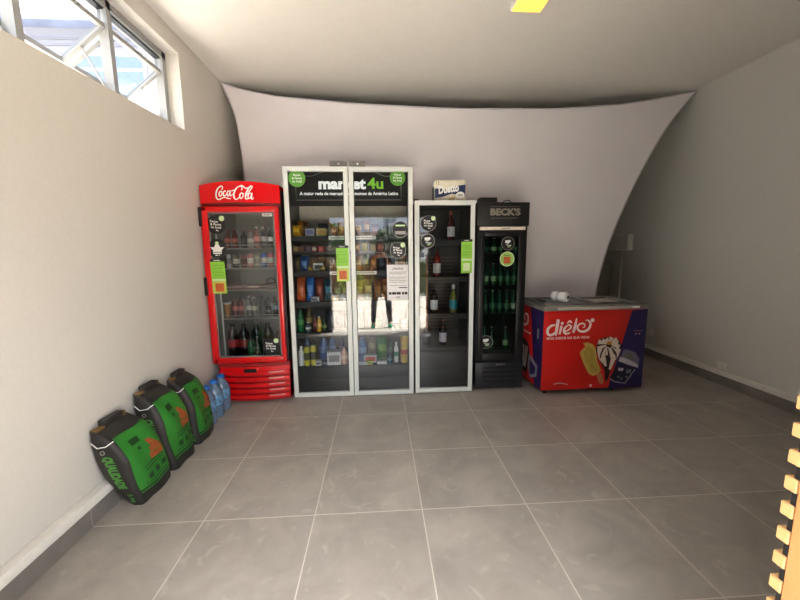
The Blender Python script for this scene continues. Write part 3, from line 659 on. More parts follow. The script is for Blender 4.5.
# shelf 3
bag(3, -.803, .05, .15, (96, 80, 56), (140, 120, 80), 'olive beige packet at the left end', 3.6)
bag(3, -.73, .085, .155, (34, 72, 138), (70, 120, 190), 'deep blue crisp packet', 3.57)
for i, x in enumerate((-.665, -.59, -.515, -.44)):
    crt(3, x, .07, .135, (122, 84, 40), (150, 106, 52), 'mustard box, ' + ordn[i] + ' in the back row,', 3.78, .1)
crt(3, -.60, .10, .075, (206, 204, 196), (40, 40, 40), 'white box with a black label', 3.62)
bag(3, -.665, .06, .05, (150, 120, 60), (200, 170, 90), 'small gold packet', 3.53)
bag(3, -.55, .07, .05, (140, 118, 70), (206, 186, 120), 'small khaki packet', 3.53)
bag(3, -.46, .05, .07, (120, 90, 50), (180, 140, 80), 'small tan packet', 3.54)
for i, (x, w_, h, c, c2, nm) in enumerate([(-.2, .075, .155, (150, 110, 40), (206, 170, 70), 'golden crisp packet'), (-.125, .075, .158, (84, 96, 40), (140, 140, 60), 'olive green crisp packet'), (-.05, .075, .15, (140, 84, 40), (190, 130, 60), 'bronze crisp packet'), (.04, .09, .12, (36, 40, 48), (60, 66, 76), 'blackish crisp packet'), (.13, .08, .13, (50, 44, 44), (90, 80, 70), 'charcoal crisp packet'), (.235, .09, .15, (150, 104, 66), (190, 150, 110), 'light brown crisp packet')]):
    bag(3, x, w_, h, c, c2, nm)
# shelf 4
for i, (x, w_, h, c, c2, nm) in enumerate([(-.785, .09, .24, (190, 84, 40), (214, 120, 70), 'orange red crisp packet at the left end'), (-.69, .08, .24, (36, 100, 186), (90, 150, 214), 'bright blue crisp packet'), (-.60, .085, .23, (120, 52, 40), (160, 84, 60), 'maroon crisp packet'), (-.51, .085, .22, (28, 66, 84), (60, 130, 150), 'dark teal crisp packet'), (-.42, .085, .2, (40, 90, 60), (90, 140, 90), 'green crisp packet'),
                                           (-.335, .08, .2, (60, 84, 66), (120, 140, 110), 'grey green crisp packet'), (-.2, .09, .2, (150, 130, 60), (206, 190, 120), 'pale gold crisp packet'), (-.11, .09, .22, (120, 120, 60), (186, 180, 110), 'yellow green crisp packet'), (-.015, .085, .2, (130, 80, 40), (170, 120, 60), 'bronze brown crisp packet'), (.07, .09, .21, (140, 84, 44), (180, 124, 66), 'copper coloured crisp packet'), (.16, .085, .2, (130, 70, 34), (170, 110, 60), 'cinnamon crisp packet'), (.25, .085, .2, (150, 90, 40), (190, 130, 60), 'amber crisp packet at the right end')]):
    bag(4, x, w_, h, c, c2, nm, 3.60, .06)
bag(4, -.635, .09, .05, (200, 200, 206), (90, 96, 120), 'small silvery packet lying in front', 3.53)
bag(4, -.44, .08, .06, (196, 150, 50), (226, 186, 80), 'small yellow packet', 3.53)
# shelf 5
def bt(n, x, h, r, c, l, cap, nm, y=3.58, kind='pet', rng=(.32, .55)): return bottle('household_bottle', lb(nm, n), 'bottle', x, y, SZ[n], h, r, P(c, .2), P(l) if l else None, P(cap), kind, G(n), 14, rng)
bt(5, -.795, .225, .034, (24, 104, 56), (60, 150, 70), (30, 90, 50), 'deep green bottle at the left end')
bt(5, -.725, .235, .034, (90, 76, 40), (150, 130, 60), (110, 60, 40), 'olive brown bottle', 3.66)
bt(5, -.715, .10, .028, (70, 74, 80), (200, 200, 200), (235, 235, 230), 'short bottle with a white cap', 3.54)
bt(5, -.648, .16, .024, (84, 24, 22), (130, 40, 34), (40, 20, 20), 'dark red bottle')
bt(5, -.608, .15, .024, (206, 160, 44), (228, 190, 80), (240, 236, 214), 'mustard yellow bottle with a pale cap', 3.56)
bt(5, -.56, .11, .024, (40, 60, 40), (130, 160, 80), (60, 80, 50), 'small green jar shaped bottle', 3.58)
for i, (x, c, nm) in enumerate([(-.505, (34, 40, 54), 'blackish packet'), (-.42, (40, 48, 66), 'slate packet'), (-.335, (40, 44, 56), 'dark grey packet'), (-.2, (60, 56, 52), 'dark taupe packet'), (-.11, (40, 46, 50), 'smoky packet'), (.07, (54, 52, 50), 'ash grey packet')]):
    bag(5, x, .085, .2, c, tuple(int(k * 1.3) for k in c), nm, 3.66, .06)
bag(5, -.01, .09, .12, (30, 110, 70), (60, 150, 100), 'emerald packet', 3.6, .06)
bt(5, .17, .2, .033, (70, 84, 70), (160, 170, 150), (50, 60, 60), 'grey green bottle', 3.62)
bt(5, .25, .19, .03, (96, 84, 70), (180, 160, 130), (60, 50, 44), 'taupe bottle at the right end', 3.62)
# shelf 6
bt(6, -.80, .20, .028, (226, 228, 230), (206, 212, 220), (235, 235, 235), 'white slim bottle at the left end', 3.55)
can('food_can', lb('yellow tall can by the white slim bottle', 6), -.745, 3.55, SZ[6], .2, .03, P((206, 196, 40)), P((70, 74, 30)), G(6))
can('food_can', lb('yellow tall can beside the white tub', 6), -.68, 3.56, SZ[6], .21, .031, P((212, 200, 50)), P((60, 60, 40)), G(6))
bt(6, -.765, .27, .036, (40, 66, 110), (60, 90, 140), (30, 60, 120), 'navy bottle behind the yellow cans', 3.72)
bt(6, -.60, .275, .045, (56, 92, 150), (84, 120, 176), (40, 80, 150), 'blue bottle', 3.72)
bt(6, -.51, .27, .036, (70, 100, 150), (100, 130, 180), (60, 90, 150), 'pale blue bottle', 3.74)
crt(6, -.63, .06, .05, (206, 206, 206), (90, 90, 96), 'small white tub', 3.55, .06)
crt(6, -.56, .06, .045, (60, 70, 90), (120, 130, 150), 'small slate box', 3.56, .06)
crt(6, -.475, .14, .14, (206, 204, 206), (120, 116, 124), 'white and grey cube box', 3.575, .1, .12)
bt(6, -.41, .27, .03, (60, 60, 90), (90, 90, 130), (120, 110, 150), 'violet bottle', 3.74)
bt(6, -.368, .17, .034, (214, 168, 152), (226, 190, 176), (206, 150, 140), 'skin pink bottle', 3.57)
bt(6, -.19, .26, .042, (84, 120, 170), (120, 150, 190), (90, 130, 190), 'sky blue bottle', 3.68)
crt(6, -.185, .10, .03, (206, 210, 214), (150, 160, 170), 'flat white box', 3.53, .05)
crt(6, -.105, .13, .085, (206, 200, 196), (196, 70, 50), 'white and red wrapped box', 3.60, .07)
crt(6, -.11, .06, .042, (206, 196, 60), (90, 120, 60), 'little yellow box', 3.525, .04)
bag(6, -.09, .10, .24, (120, 110, 96), (150, 140, 110), 'khaki packet behind', 3.76)
bag(6, .02, .12, .25, (36, 110, 52), (80, 150, 60), 'bright green large packet', 3.68, .07)
crt(6, .015, .10, .03, (224, 226, 228), (190, 196, 200), 'long white soap box', 3.535, .05)
bag(6, .10, .07, .2, (40, 66, 60), (70, 100, 90), 'dark green packet', 3.70)
bt(6, .165, .21, .024, (206, 214, 210), (60, 140, 110), (230, 232, 232), 'white spray bottle with a green band', 3.58)
bt(6, .095, .09, .028, (80, 110, 130), (120, 150, 160), (60, 90, 110), 'short steel blue bottle', 3.56)
t = thing('crisp_tube', lb('tall yellow crisp tube with a red band', 6), 'tube', (.248, 3.57, SZ[6]), 0, G(6))
MB().lathe([(.036, 0), (.037, .004), (.037, .27)], (.248, 3.57, SZ[6]), 16).build('tube_body', P((206, 164, 60)), t)
MB().lathe([(.0375, .09), (.0375, .14)], (.248, 3.57, SZ[6]), 16).build('printed_band', P((186, 74, 46)), t)
MB().lathe([(.0385, .27), (.0385, .283)], (.248, 3.57, SZ[6]), 16).build('lid', P((222, 200, 110)), t)

# ================================================================== NARROW WINE CABINET
wc = thing('wine_cabinet', 'narrow black cabinet with a single white framed glass door', 'cabinet', (.352, 3.437, 0), math.radians(0.4))
x0, x1, yf, yb, zt = .352, .932, 3.482, 3.98, 1.90
b = MB(); b.box(x0, x0 + .022, yf, yb, .02, zt).box(x1 - .022, x1, yf, yb, .02, zt).box(x0, x1, yf, yb, zt - .022, zt).box(x0, x1, yf, yb, .02, .05).box(x0, x1, yb - .015, yb, .02, zt)
b.build('cabinet_case', MBLK, wc)
for z, th in ((1.545, .055), (1.181, .05), (.805, .05), (.461, .035)):
    MB().box(x0 + .024, x1 - .024, 3.51, yb - .016, z - th, z).build('shelf', mat('shelf_near_black', (20, 20, 20), .5), wc)
MB().box(x0 + .024, x1 - .024, 3.505, 3.53, .05, .42).box(x0 + .03, x1 - .03, 3.498, 3.506, .06, .23, 0, .003).box(x0 + .03, x1 - .03, 3.498, 3.506, .24, .412, 0, .003).build('base_drawer', mat('near_black_drawer', (30, 32, 36), .5), wc)
d3 = glass_door(wc, .350, .934, .008, 1.914, 3.437)
sticker_pague(d3, .482, 3.449, 1.70, .071, True); sticker_camera(d3, .476, 3.449, 1.535, .064)
hang_tag(d3, .855, 3.434, 1.222, 1.548, .108, white_bottom=True)
MB().box(.345, .39, 3.47, 3.5, zt + .001, zt + .03, 0, .003).build('door_hinge', MBLK, wc)
MB().tube([(.94, 3.56, 1.86), (.948, 3.55, 1.88), (.956, 3.55, 1.87), (.958, 3.58, 1.8), (.957, 3.6, 1.2)], .004, 6).build('cord', MBLK, wc)
WB = [(.735, 1.546, (84, 24, 22), (216, 214, 222), (140, 60, 40), 'rose tinted wine bottle with a white label on the top shelf'), (.595, 1.182, (110, 24, 24), (206, 204, 204), (40, 14, 14), 'red wine bottle with a white label on the second shelf'), (.565, .806, (20, 18, 20), (206, 206, 214), (24, 22, 24), 'dark wine bottle with a white label on the third shelf'), (.765, .806, (110, 110, 50), (34, 150, 166), (206, 206, 210), 'wine bottle with a teal label on the third shelf'), (.66, .462, (26, 18, 22), (190, 186, 206), (84, 40, 36), 'dark wine bottle with a lilac label on the lowest shelf'), (.49, .462, (18, 18, 20), (186, 186, 186), (24, 24, 26), 'dark wine bottle with a pale crescent label on the lowest shelf')]
for i, (x, z, c, l, cp, nm) in enumerate(WB):
    bottle('wine_bottle', nm + ' of the narrow cabinet', 'bottle', x, 3.62, z, .285, .038, P(c, .12), P(l), P(cp), 'wine', 'wine bottles in the narrow cabinet', 18, (.12, .46) if i != 5 else (.34, .44))
# toilet paper pack on top
tp = thing('toilet_paper_pack', 'cream and navy toilet paper pack on top of the narrow glass cabinet', 'toilet paper', (.705, 3.60, 1.9145), math.radians(-2))
x0, x1, y0_, y1_, z0, z1 = .555, .865, 3.545, 3.735, 1.9145, 2.125
b = MB(); b.box(x0, x1, y0_, y1_, z0, z1, 0, .028, 4); b.build('plastic_wrap', mat('cream_wrap', (226, 220, 200), .35, vary=.08, scale=14, bump=.3), tp)
b = MB(); yy = y0_ - .001
b.flat([(x0 + .006, z0 + .035), (x0 + .08, z0 + .045), (x1 - .14, z0 + .075), (x1 - .008, z0 + .05), (x1 - .006, z1 - .05), (x1 - .1, z1 - .062), (x0 + .15, z1 - .09), (x0 + .006, z1 - .085)], (0, yy, 0), mi=0)
b.text('Duetto', .10, (.695, yy, 2.034), mi=1, off=.001, bold=.05, width=.20, rot=.13, shear=.12)
b.text('12', .042, (x0 + .03, yy, z1 - .035), mi=2, off=.001)
b.disc(.042, (x1 - .055, yy, z0 + .062), mi=3, off=.0012, ry=.032); b.rect(-.025, .025, -.006, .006, (x1 - .055, yy, z0 + .062), mi=4, off=.0018)
b.flat([(x0 + .14, z0 + .03), (x0 + .2, z0 + .055), (x1 - .1, z0 + .045), (x1 - .12, z0 + .012), (x0 + .14, z0 + .012)], (0, yy, 0), mi=5, off=.0008)
b.build('printed_label', [mat('navy_print', (24, 42, 84), .4), MWHT, mat('gold_print', (150, 136, 90), .5), MWHT, MGRY, mat('tan_print', (196, 176, 130), .5)], tp)
MB().flat([(-y1_ + .02, z0 + .03), (-y0_ - .014, z0 + .03), (-y0_ - .014, z1 - .06), (-y1_ + .02, z1 - .06)], (x0 - .001, 0, 0), SIDEL).build('side_print', mat('navy_print', (24, 42, 84), .4), tp)

# ================================================================== BLACK BEER COOLER
bk = thing('beer_cooler', 'slim black upright beer cooler with grey lettering on its header', 'fridge', (1.235, 3.50, 0))
x0, x1, yf, yb = .985, 1.488, 3.535, 4.06
b = MB(); b.box(x0, x0 + .045, yf, yb, .02, 1.9).box(x1 - .045, x1, yf, yb, .02, 1.9).box(x0, x1, yf, yb, 1.66, 1.9).box(x0, x1, yf, yb, .02, .3).box(x0, x1, yb - .03, yb, .02, 1.9)
b.build('cooler_case', MBLK, bk)
h = MB(); h.box(.966, 1.489, 3.492, 3.56, 1.675, 1.902, 0, .008); ho = h.build('header', MBLKM, bk)
t_ = MB(); t_.text("BECK'S", .085, (1.243, 3.491, 1.806), mi=0, off=.001, bold=.05, width=.30)
t_.rect(-.15, .15, .052, .055, (1.243, 3.491, 1.806), mi=0, off=.001); t_.rect(-.14, .14, -.058, -.055, (1.243, 3.491, 1.806), mi=0, off=.001)
t_.build('lettering', mat('dull_grey_print', (132, 126, 114), .5), ho, 'grey capital lettering')
MB().box(.993, 1.45, 3.486, 3.50, 1.636, 1.668, 0, .003).rect(-.03, .06, -.004, .004, (1.235, 3.4855, 1.651), mi=1, off=.0008).build('light_strip', [mat('cream_strip', (236, 224, 206), .4), MGRY], bk, 'cream strip under the header')
d = MB(); da, db, dz0, dz1 = .998, 1.456, .30, 1.628
ga, gb, gz0, gz1 = 1.052, 1.392, .385, 1.575
d.box(da, ga, 3.492, 3.532, dz0, dz1, 0, .006).box(gb, db, 3.492, 3.532, dz0, dz1, 0, .006).box(da, db, 3.493, 3.532, gz1, dz1, 0, .006).box(da, db, 3.493, 3.532, dz0, gz0, 0, .006)
bd = d.build('door', MBLK, bk)
MB().rect(ga, gb, gz0, gz1, (0, 3.505, 0)).build('pane', MGLK, bd)
sticker_camera(bd, 1.283, 3.498, 1.505, .062)
o = (1.279, 3.498, 1.352)
MB().disc(.074, o, mi=0).disc(.066, o, mi=1, off=.0006).rect(-.034, .034, -.045, .022, o, mi=2, off=.0012).rect(-.03, .03, .032, .04, o, mi=3, off=.0012).build('round_sticker', [MPALE, mat('soft_green_print', (150, 190, 96), .5), MORG, MGRD], bd, 'round green sticker with a rust square')
sticker_camera(bd, 1.085, 3.498, .505, .066)
b = MB(); b.box(.978, 1.482, 3.488, 3.56, .012, .292, 0, .01)
for k in range(4):
    z = .055 + .05 * k; b.box(1.055, 1.405, 3.478, 3.49, z, z + .02, 0, .004); b.box(1.055, 1.405, 3.4865, 3.488, z + .02, z + .045, 1)
gro = b.build('base_grille', [mat('black_grille', (34, 35, 40), .35), MBLKM], bk)
MB().text('Metalfrio', .026, (1.24, 3.487, .268), mi=0, off=.001, bold=.01).build('lettering', MGRY, gro)
for z in (1.405, 1.08, .792, .398):
    s_ = MB()
    for i in range(13): xx = 1.045 + .0325 * i; s_.tube([(xx, 3.54, z), (xx, 4.0, z)], .003, 5)
    s_.tube([(1.035, 3.54, z), (1.44, 3.54, z)], .005, 6); s_.build('wire_shelf', mat('dark_wire', (70, 74, 72), .4, metal=.4), bk)
t = thing('adapter_box', 'small black box on top of the beer cooler', 'box', (1.115, 3.62, 1.902))
MB().box(1.01, 1.185, 3.56, 3.68, 1.9035, 1.958, 0, .006).build('box_body', MBLK, t)
MB().tube([(1.186, 3.62, 1.92), (1.25, 3.62, 1.912), (1.29, 3.64, 1.935), (1.33, 3.64, 1.94), (1.37, 3.66, 1.912), (1.36, 3.75, 1.908)], .005, 6).build('cord', MBLK, t)
MBG = P((20, 70, 48), .12)
xs = [1.10, 1.175, 1.25, 1.325, 1.395]
for row, (z, nmr, h) in enumerate(((1.41, 'top shelf', .15), (1.085, 'second shelf', .22), (.797, 'third shelf', .23), (.403, 'lowest shelf', .24))):
    for i, x in enumerate(xs):
        if row == 3 and i in (2, 4): continue
        lab = P((150, 176, 130)) if (row, i) in ((0, 1), (1, 1), (3, 3)) else P((190, 196, 170)) if (row, i) in ((1, 0), (2, 4)) else P((54, 104, 76))
        bottle('beer_bottle', f'green beer bottle on the {nmr} of the black cooler, {ordn[i if not (row == 3 and i == 3) else 2]} from the left', 'bottle', x, 3.6, z, h, .029, MBG, lab, P((170, 176, 160)) if i % 2 else P((60, 110, 80)), 'beer', f'beer bottles on the {nmr} of the black cooler', 14, (.18, .42))

# ================================================================== ICE CREAM FREEZER
fz = thing('chest_freezer', 'red and navy ice cream chest freezer with swirly white lettering', 'freezer', (1.578, 3.285, 0), math.radians(1.8))
FX0, FX1, FY0, FY1, FZ0, FZ1 = 1.583, 2.652, 3.285, 3.885, .052, .852
MFR = mat('freezer_red', (206, 30, 22), .35, vary=.05, scale=3); MNV = mat('freezer_navy', (42, 30, 84), .4, vary=.05)
MB().box(FX0, FX1, FY0, FY1, FZ0, FZ1, 0, .006).build('freezer_body', MFR, fz)
MRIM = mat('freezer_rim_grey', (128, 124, 116), .4)
r_ = MB(); r_.box(FX0 - .006, FX1 + .006, FY0 - .008, FY0 + .06, FZ1, .898, 0, .008).box(FX0 - .006, FX1 + .006, FY1 - .05, FY1 + .006, FZ1, .898, 0, .008).box(FX0 - .006, FX0 + .06, FY0, FY1, FZ1, .898, 0, .008).box(FX1 - .06, FX1 + .006, FY0, FY1, FZ1, .898, 0, .008)
r_.build('rim', MRIM, fz)
MB().box(FX0 + .13, FX1 - .1, FY0 - .014, FY0 - .004, .862, .888, 0, .003).build('rim_strip', mat('pale_rim_strip', (186, 180, 168), .35), fz)
MB().box(FX1 - .18, FX1 - .1, FY0 - .016, FY0 - .004, .866, .884, 0, .003).build('rim_badge', MWHT, fz)
MLG = mat('dark_lid_glass', (84, 84, 80), .12, spec=.8)
for a, b2, zz in ((FX0 + .05, FX0 + .60, .900), (FX0 + .53, FX1 - .05, .888)):
    ld = MB(); ld.box(a, b2, FY0 + .055, FY1 - .045, zz - .008, zz + .004, 0); fw = .035
    ld.box(a, b2, FY0 + .05, FY0 + .05 + fw, zz - .01, zz + .012, 1, .003).box(a, b2, FY1 - .04 - fw, FY1 - .04, zz - .01, zz + .012, 1, .003).box(a, a + fw, FY0 + .05, FY1 - .04, zz - .01, zz + .012, 1, .003).box(b2 - fw, b2, FY0 + .05, FY1 - .04, zz - .01, zz + .012, 1, .003)
    lo_ = ld.build('sliding_lid', [MLG, MRIM], fz)
    if zz > .895: MB().box(a + .03, a + .07, FY0 + .2, FY0 + .34, zz + .012, zz + .024, 0, .004).build('handle', MBLK, lo_)
    else: MB().rect(FX0 + .64, FX0 + .95, FY0 + .22, FY0 + .47, (0, 0, zz + .0055), TOPUP).build('price_sheet', mat('price_sheet_print', (186, 178, 166), .6, vary=.25, scale=60), lo_)
for xx in (FX0 + .07, FX1 - .28):
    for yy in (FY0 + .06, FY1 - .07):
        MB().box(xx - .02, xx + .02, yy - .02, yy + .02, .035, .056).lathe([(.018, -.012), (.02, -.008), (.02, .008), (.018, .012)], (xx, yy, .02), 12, 0, 'x').build('caster', MBLK, fz)
# front artwork: picture position -> place on the front panel
def fzp(u, v):
    for _ in range(1):
        t = (391 + (u - 540) / 103 * (-5) - v) / (391 + (u - 540) / 103 * (-5) - (311.5 + (u - 545) / 102 * -2))
        l = 540 + 5 * t; r = 643 + 4 * t
    return (FX0 + (FX1 - FX0) * (u - l) / (r - l), FZ0 + (FZ1 - FZ0) * t)
def c8(pts): return [fzp(575 + x / 8.575, 325 + y / 8.575) for x, y in pts]
def c13(pts): return [fzp(540 + x * 10 / 13.333, 305 + y * 10 / 13.333) for x, y in pts]
O = (0, FY0, 0)
a = MB()
a.flat([fzp(631, 311), (FX1, FZ1), (FX1, FZ0), fzp(608, 389)][::-1], O, mi=0, off=.001)
a.build('navy_panel', MNV, fz)
MWL = mat('logo_white', (240, 222, 216), .5)
a = MB()
for pts, w in [([(20.5, 26), (15, 27.4), (11, 31.5), (10.2, 36), (12.5, 39.4), (17, 38.6), (20.6, 35.6)], [.012, .03, .035, .035, .03, .03, .02]), ([(24.4, 19), (22.6, 29), (20.6, 39.8)], [.04, .04, .03]), ([(28.4, 27.5), (25.6, 38.6)], [.032, .026]),
               ([(31, 34.5), (36, 33.6), (40.6, 29.6), (39.4, 26.6), (36, 27.2), (32.2, 31), (31.6, 35.4), (34.6, 37.8), (39.6, 36.4)], [.014, .016, .02, .02, .02, .03, .03, .024, .012]), ([(35.8, 24.4), (39, 21.4), (42, 23.6)], [.012, .024, .012]), ([(48.2, 17.6), (46.2, 27), (43.6, 36.6)], [.012, .036, .034]),
               ([(59.6, 20.2), (63.6, 20.8), (66.2, 25), (64.2, 31), (58.4, 34.8), (52, 34.2), (49.2, 30.4), (50.4, 26.6), (54.6, 24.4), (58.6, 25.6), (58.4, 29), (55.4, 29.8)], [.008, .02, .03, .032, .03, .026, .024, .022, .02, .02, .016, .01])]:
    a.stroke(c13(pts), [q * .8 for q in w], O, FRONT, 0, .0025)
p = c13([(29.4, 24.2)])[0]; a.disc(.016, (p[0], FY0, p[1]), mi=0, off=.0025)
p = c13([(69, 20.2)])[0]; a.disc(.02, (p[0], FY0, p[1]), mi=0, off=.0025)
a.build('lettering', MWL, fz, 'white swirly lettering'); a = MB()
p0, p1 = c13([(9, 43.6), (65, 42.6)]); a.text('MAIS SABOR NA SUA VIDA!', .036, ((p0[0] + p1[0]) / 2, FY0, (p0[1] + p1[1]) / 2 - .002), mi=0, off=.0025, width=p1[0] - p0[0], bold=.02)
a.build('slogan', MWL, fz); a = MB()
p0, p1 = c8([(500, 48), (575, 48)]); a.stroke([p0, p1], .004, O, FRONT, 1, .0025, None, 1)
for q in (518, 548): p = c8([(q, 74)])[0]; a.disc(.009, (p[0], FY0, p[1]), mi=1, off=.0025)
p = c8([(132, 518)])[0]; a.disc(.014, (p[0], FY0, p[1]), mi=0, off=.0025)
a.stroke([fzp(553, 384), fzp(560, 383), fzp(567, 384.5)], .012, O, FRONT, 1, .0025)
a.build('small_print', [MWL, mat('faded_white_print', (206, 150, 150), .5)], fz)
a = MB()
pop = [(62, 152), (100, 145), (145, 160), (172, 195), (182, 260), (190, 310), (222, 388), (195, 418), (150, 436), (112, 412), (70, 330), (36, 236), (60, 200), (82, 185), (80, 172)]
a.flat(c8(pop)[::-1], O, mi=0, off=.002)
a.flat(c8([(95, 178), (135, 188), (158, 225), (165, 280), (195, 385), (160, 415), (125, 385), (85, 300), (70, 240)])[::-1], O, mi=1, off=.003)
a.flat(c8([(182, 425), (228, 405), (248, 490), (232, 508), (208, 500)])[::-1], O, mi=2, off=.002)
a.build('ice_lolly_print', [mat('lolly_yellow', (196, 164, 84), .5), mat('lolly_olive', (176, 152, 66), .5, vary=.2), mat('stick_tan', (190, 120, 84), .5)], fz, 'printed yellow ice lolly')
a = MB(); cxp, cyp = 288, 165
body = [(190, 130), (225, 112), (275, 98), (330, 105), (380, 130), (404, 190), (385, 250), (350, 300), (310, 380), (290, 440), (275, 480), (258, 470), (255, 390), (225, 330), (195, 280), (172, 210)]
a.flat(c8(body)[::-1], O, mi=1, off=.002)
for ang in range(0, 360, 30):
    r1 = 92 + 12 * math.sin(ang * .05); ex = cxp + r1 * math.cos(math.radians(ang + 12)); ey = cyp + (r1 * (.62 if math.sin(math.radians(ang)) < 0 else 1.15)) * math.sin(math.radians(ang + 12))
    a.stroke(c8([(cxp + (ex - cxp) * .25, cyp + (ey - cyp) * .25), (cxp + (ex - cxp) * .6, cyp + (ey - cyp) * .62 - 4), (ex, ey)]), [.012, .032, .05], O, FRONT, 0, .003)
for pts in ([(230, 240), (245, 300), (262, 350)], [(330, 250), (318, 310), (296, 380)], [(205, 200), (215, 270), (240, 320)], [(372, 200), (352, 260), (330, 300)]): a.stroke(c8(pts), [.05, .045, .02], O, FRONT, 0, .0028)
for pts in ([(275, 190), (285, 260), (275, 350)], [(310, 190), (345, 240), (352, 280)], [(250, 185), (225, 230), (212, 280)]): a.stroke(c8(pts), [.01, .018, .012], O, FRONT, 1, .0036)
p = c8([(288, 152)])[0]; a.disc(.03, (p[0], FY0, p[1]), mi=2, off=.0042, ry=.018)
a.build('sundae_print', [mat('cream_print', (226, 210, 192), .5), mat('chocolate_print', (44, 26, 24), .5), mat('caramel_print', (196, 134, 50), .5)], fz, 'printed ice cream sundae with chocolate sauce')
a = MB()
a.flat(c8([(398, 262), (412, 212), (440, 205), (520, 232), (556, 285), (548, 345), (470, 330)])[::-1], O, mi=0, off=.0035)
a.flat(c8([(385, 268), (440, 282), (520, 322), (548, 340), (545, 362), (480, 345), (372, 305)])[::-1], O, mi=1, off=.0042)
a.flat(c8([(430, 240), (500, 262), (510, 300), (440, 278)])[::-1], O, mi=2, off=.0046)
a.flat(c8([(375, 310), (480, 345), (535, 368), (500, 425), (432, 498), (330, 480), (298, 448), (335, 380)])[::-1], O, mi=3, off=.0035)
a.stroke(c8([(520, 375), (432, 497), (335, 482), (300, 455)]), .008, O, FRONT, 1, .0046, None, 1)
a.flat(c8([(372, 362), (420, 366), (410, 392), (370, 388)])[::-1], O, mi=1, off=.0046); a.flat(c8([(445, 372), (492, 378), (478, 412), (438, 408)])[::-1], O, mi=4, off=.0046)
for q in ((375, 440), (400, 456), (445, 440)): a.flat(c8([(q[0] - 12, q[1] - 8), (q[0] + 12, q[1] - 6), (q[0] + 10, q[1] + 10), (q[0] - 10, q[1] + 8)])[::-1], O, mi=4, off=.0046)
a.build('cup_print', [mat('clear_lid_print', (110, 104, 124), .5), mat('silver_print', (190, 184, 190), .5), mat('dark_food_print', (110, 100, 84), .5, vary=.4), mat('cup_navy_print', (30, 24, 56), .5), mat('grey_green_print', (104, 120, 116), .5)], fz, 'printed plastic cup with a clear lid')
# side artwork (faces the beer cooler)
a = MB(); OS = (FX0, 0, 0)
def sd(y, z): return (-(FY0 + y), z)
a.flat([sd(.28, FZ1), sd(0, FZ1), sd(0, FZ0), sd(.14, FZ0)][::-1], OS, SIDEL, 0, .001)
a.flat([(-(FY0 + .08), .66), (-(FY0 + .12), .66), (-(FY0 + .12), .56), (-(FY0 + .08), .56)], OS, SIDEL, 2, .002)
a.stroke([sd(.52, .70), sd(.47, .66), sd(.40, .64), sd(.34, .68), sd(.34, .75), sd(.40, .76), sd(.42, .71), sd(.39, .69)], [.02, .03, .03, .03, .03, .02, .02, .01], OS, SIDEL, 1, .002)
a.stroke([sd(.52, .58), sd(.26, .57)], .014, OS, SIDEL, 1, .002)
a.flat([sd(.5, .42), sd(.4, .5), sd(.3, .45), sd(.26, .34), sd(.32, .12), sd(.44, .14)], OS, SIDEL, 3, .002)
for k in range(4): a.stroke([sd(.47 - .05 * k, .42), sd(.44 - .035 * k, .3), sd(.4 - .015 * k, .18)], [.02, .016, .01], OS, SIDEL, 1, .003)
a.flat([sd(.28, .36), sd(.08, .28), sd(.1, .16), sd(.24, .1), sd(.3, .2)], OS, SIDEL, 2, .0025)
a.flat([sd(.26, .3), sd(.12, .25), sd(.13, .18), sd(.24, .14)], OS, SIDEL, 0, .003)
a.build('side_print', [MNV, MWL, mat('silver_print', (150, 146, 156), .5), mat('chocolate_print', (44, 26, 24), .5)], fz)
# white roll lying on the freezer
rl = thing('paper_roll', 'crumpled white paper roll lying on the freezer lid', 'paper roll', (1.845, 3.50, .9125), math.radians(-58))
MB().lathe([(.03, -.08), (.046, -.075), (.05, -.04), (.048, 0), (.05, .045), (.048, .07), (.034, .082), (.02, .084)], (1.845, 3.50, .9635), 18, 0, 'x').build('paper_wrap', mat('crumpled_white_paper', (226, 226, 224), .6, vary=.1, scale=18, bump=.5), rl)
MB().lathe([(.02, .07), (.02, .0855)], (1.845, 3.50, .9635), 14, 0, 'x').build('dark_core', MBLK, rl)
MB().lathe([(.0515, -.02), (.0515, .005)], (1.845, 3.50, .9635), 18, 0, 'x').build('grey_band', mat('light_grey_print', (180, 182, 186), .5, vary=.2, scale=30), rl)

# ================================================================== CHARCOAL BAGS
ROWS = [(0, .285, .09, .03), (.03, .30, .11, .02), (.10, .312, .15, -.005), (.2, .318, .19, -.035), (.30, .318, .20, -.05), (.36, .312, .175, -.0625), (.41, .305, .15, -.075), (.445, .285, .11, -.09), (.465, .265, .08, -.105), (.485, .25, .04, -.125)]
def rowat(z):
    for a, b in zip(ROWS, ROWS[1:]):
        if a[0] <= z <= b[0]:
            u = (z - a[0]) / (b[0] - a[0]); return [a[k] + (b[k] - a[k]) * u for k in (1, 2, 3)]
    return list(ROWS[-1][1:])
MBAG = mat('black_paper_sack', (38, 35, 33), .55, vary=.15, scale=14, bump=.25); MGB = mat('sack_green', (42, 122, 38), .5, vary=.08, scale=9)
MGBD = mat('sack_dull_green', (80, 146, 62), .55); MOR = mat('sack_orange', (150, 74, 32), .55, vary=.3, scale=40); MBR = mat('sack_brown_fold', (120, 92, 52), .6)
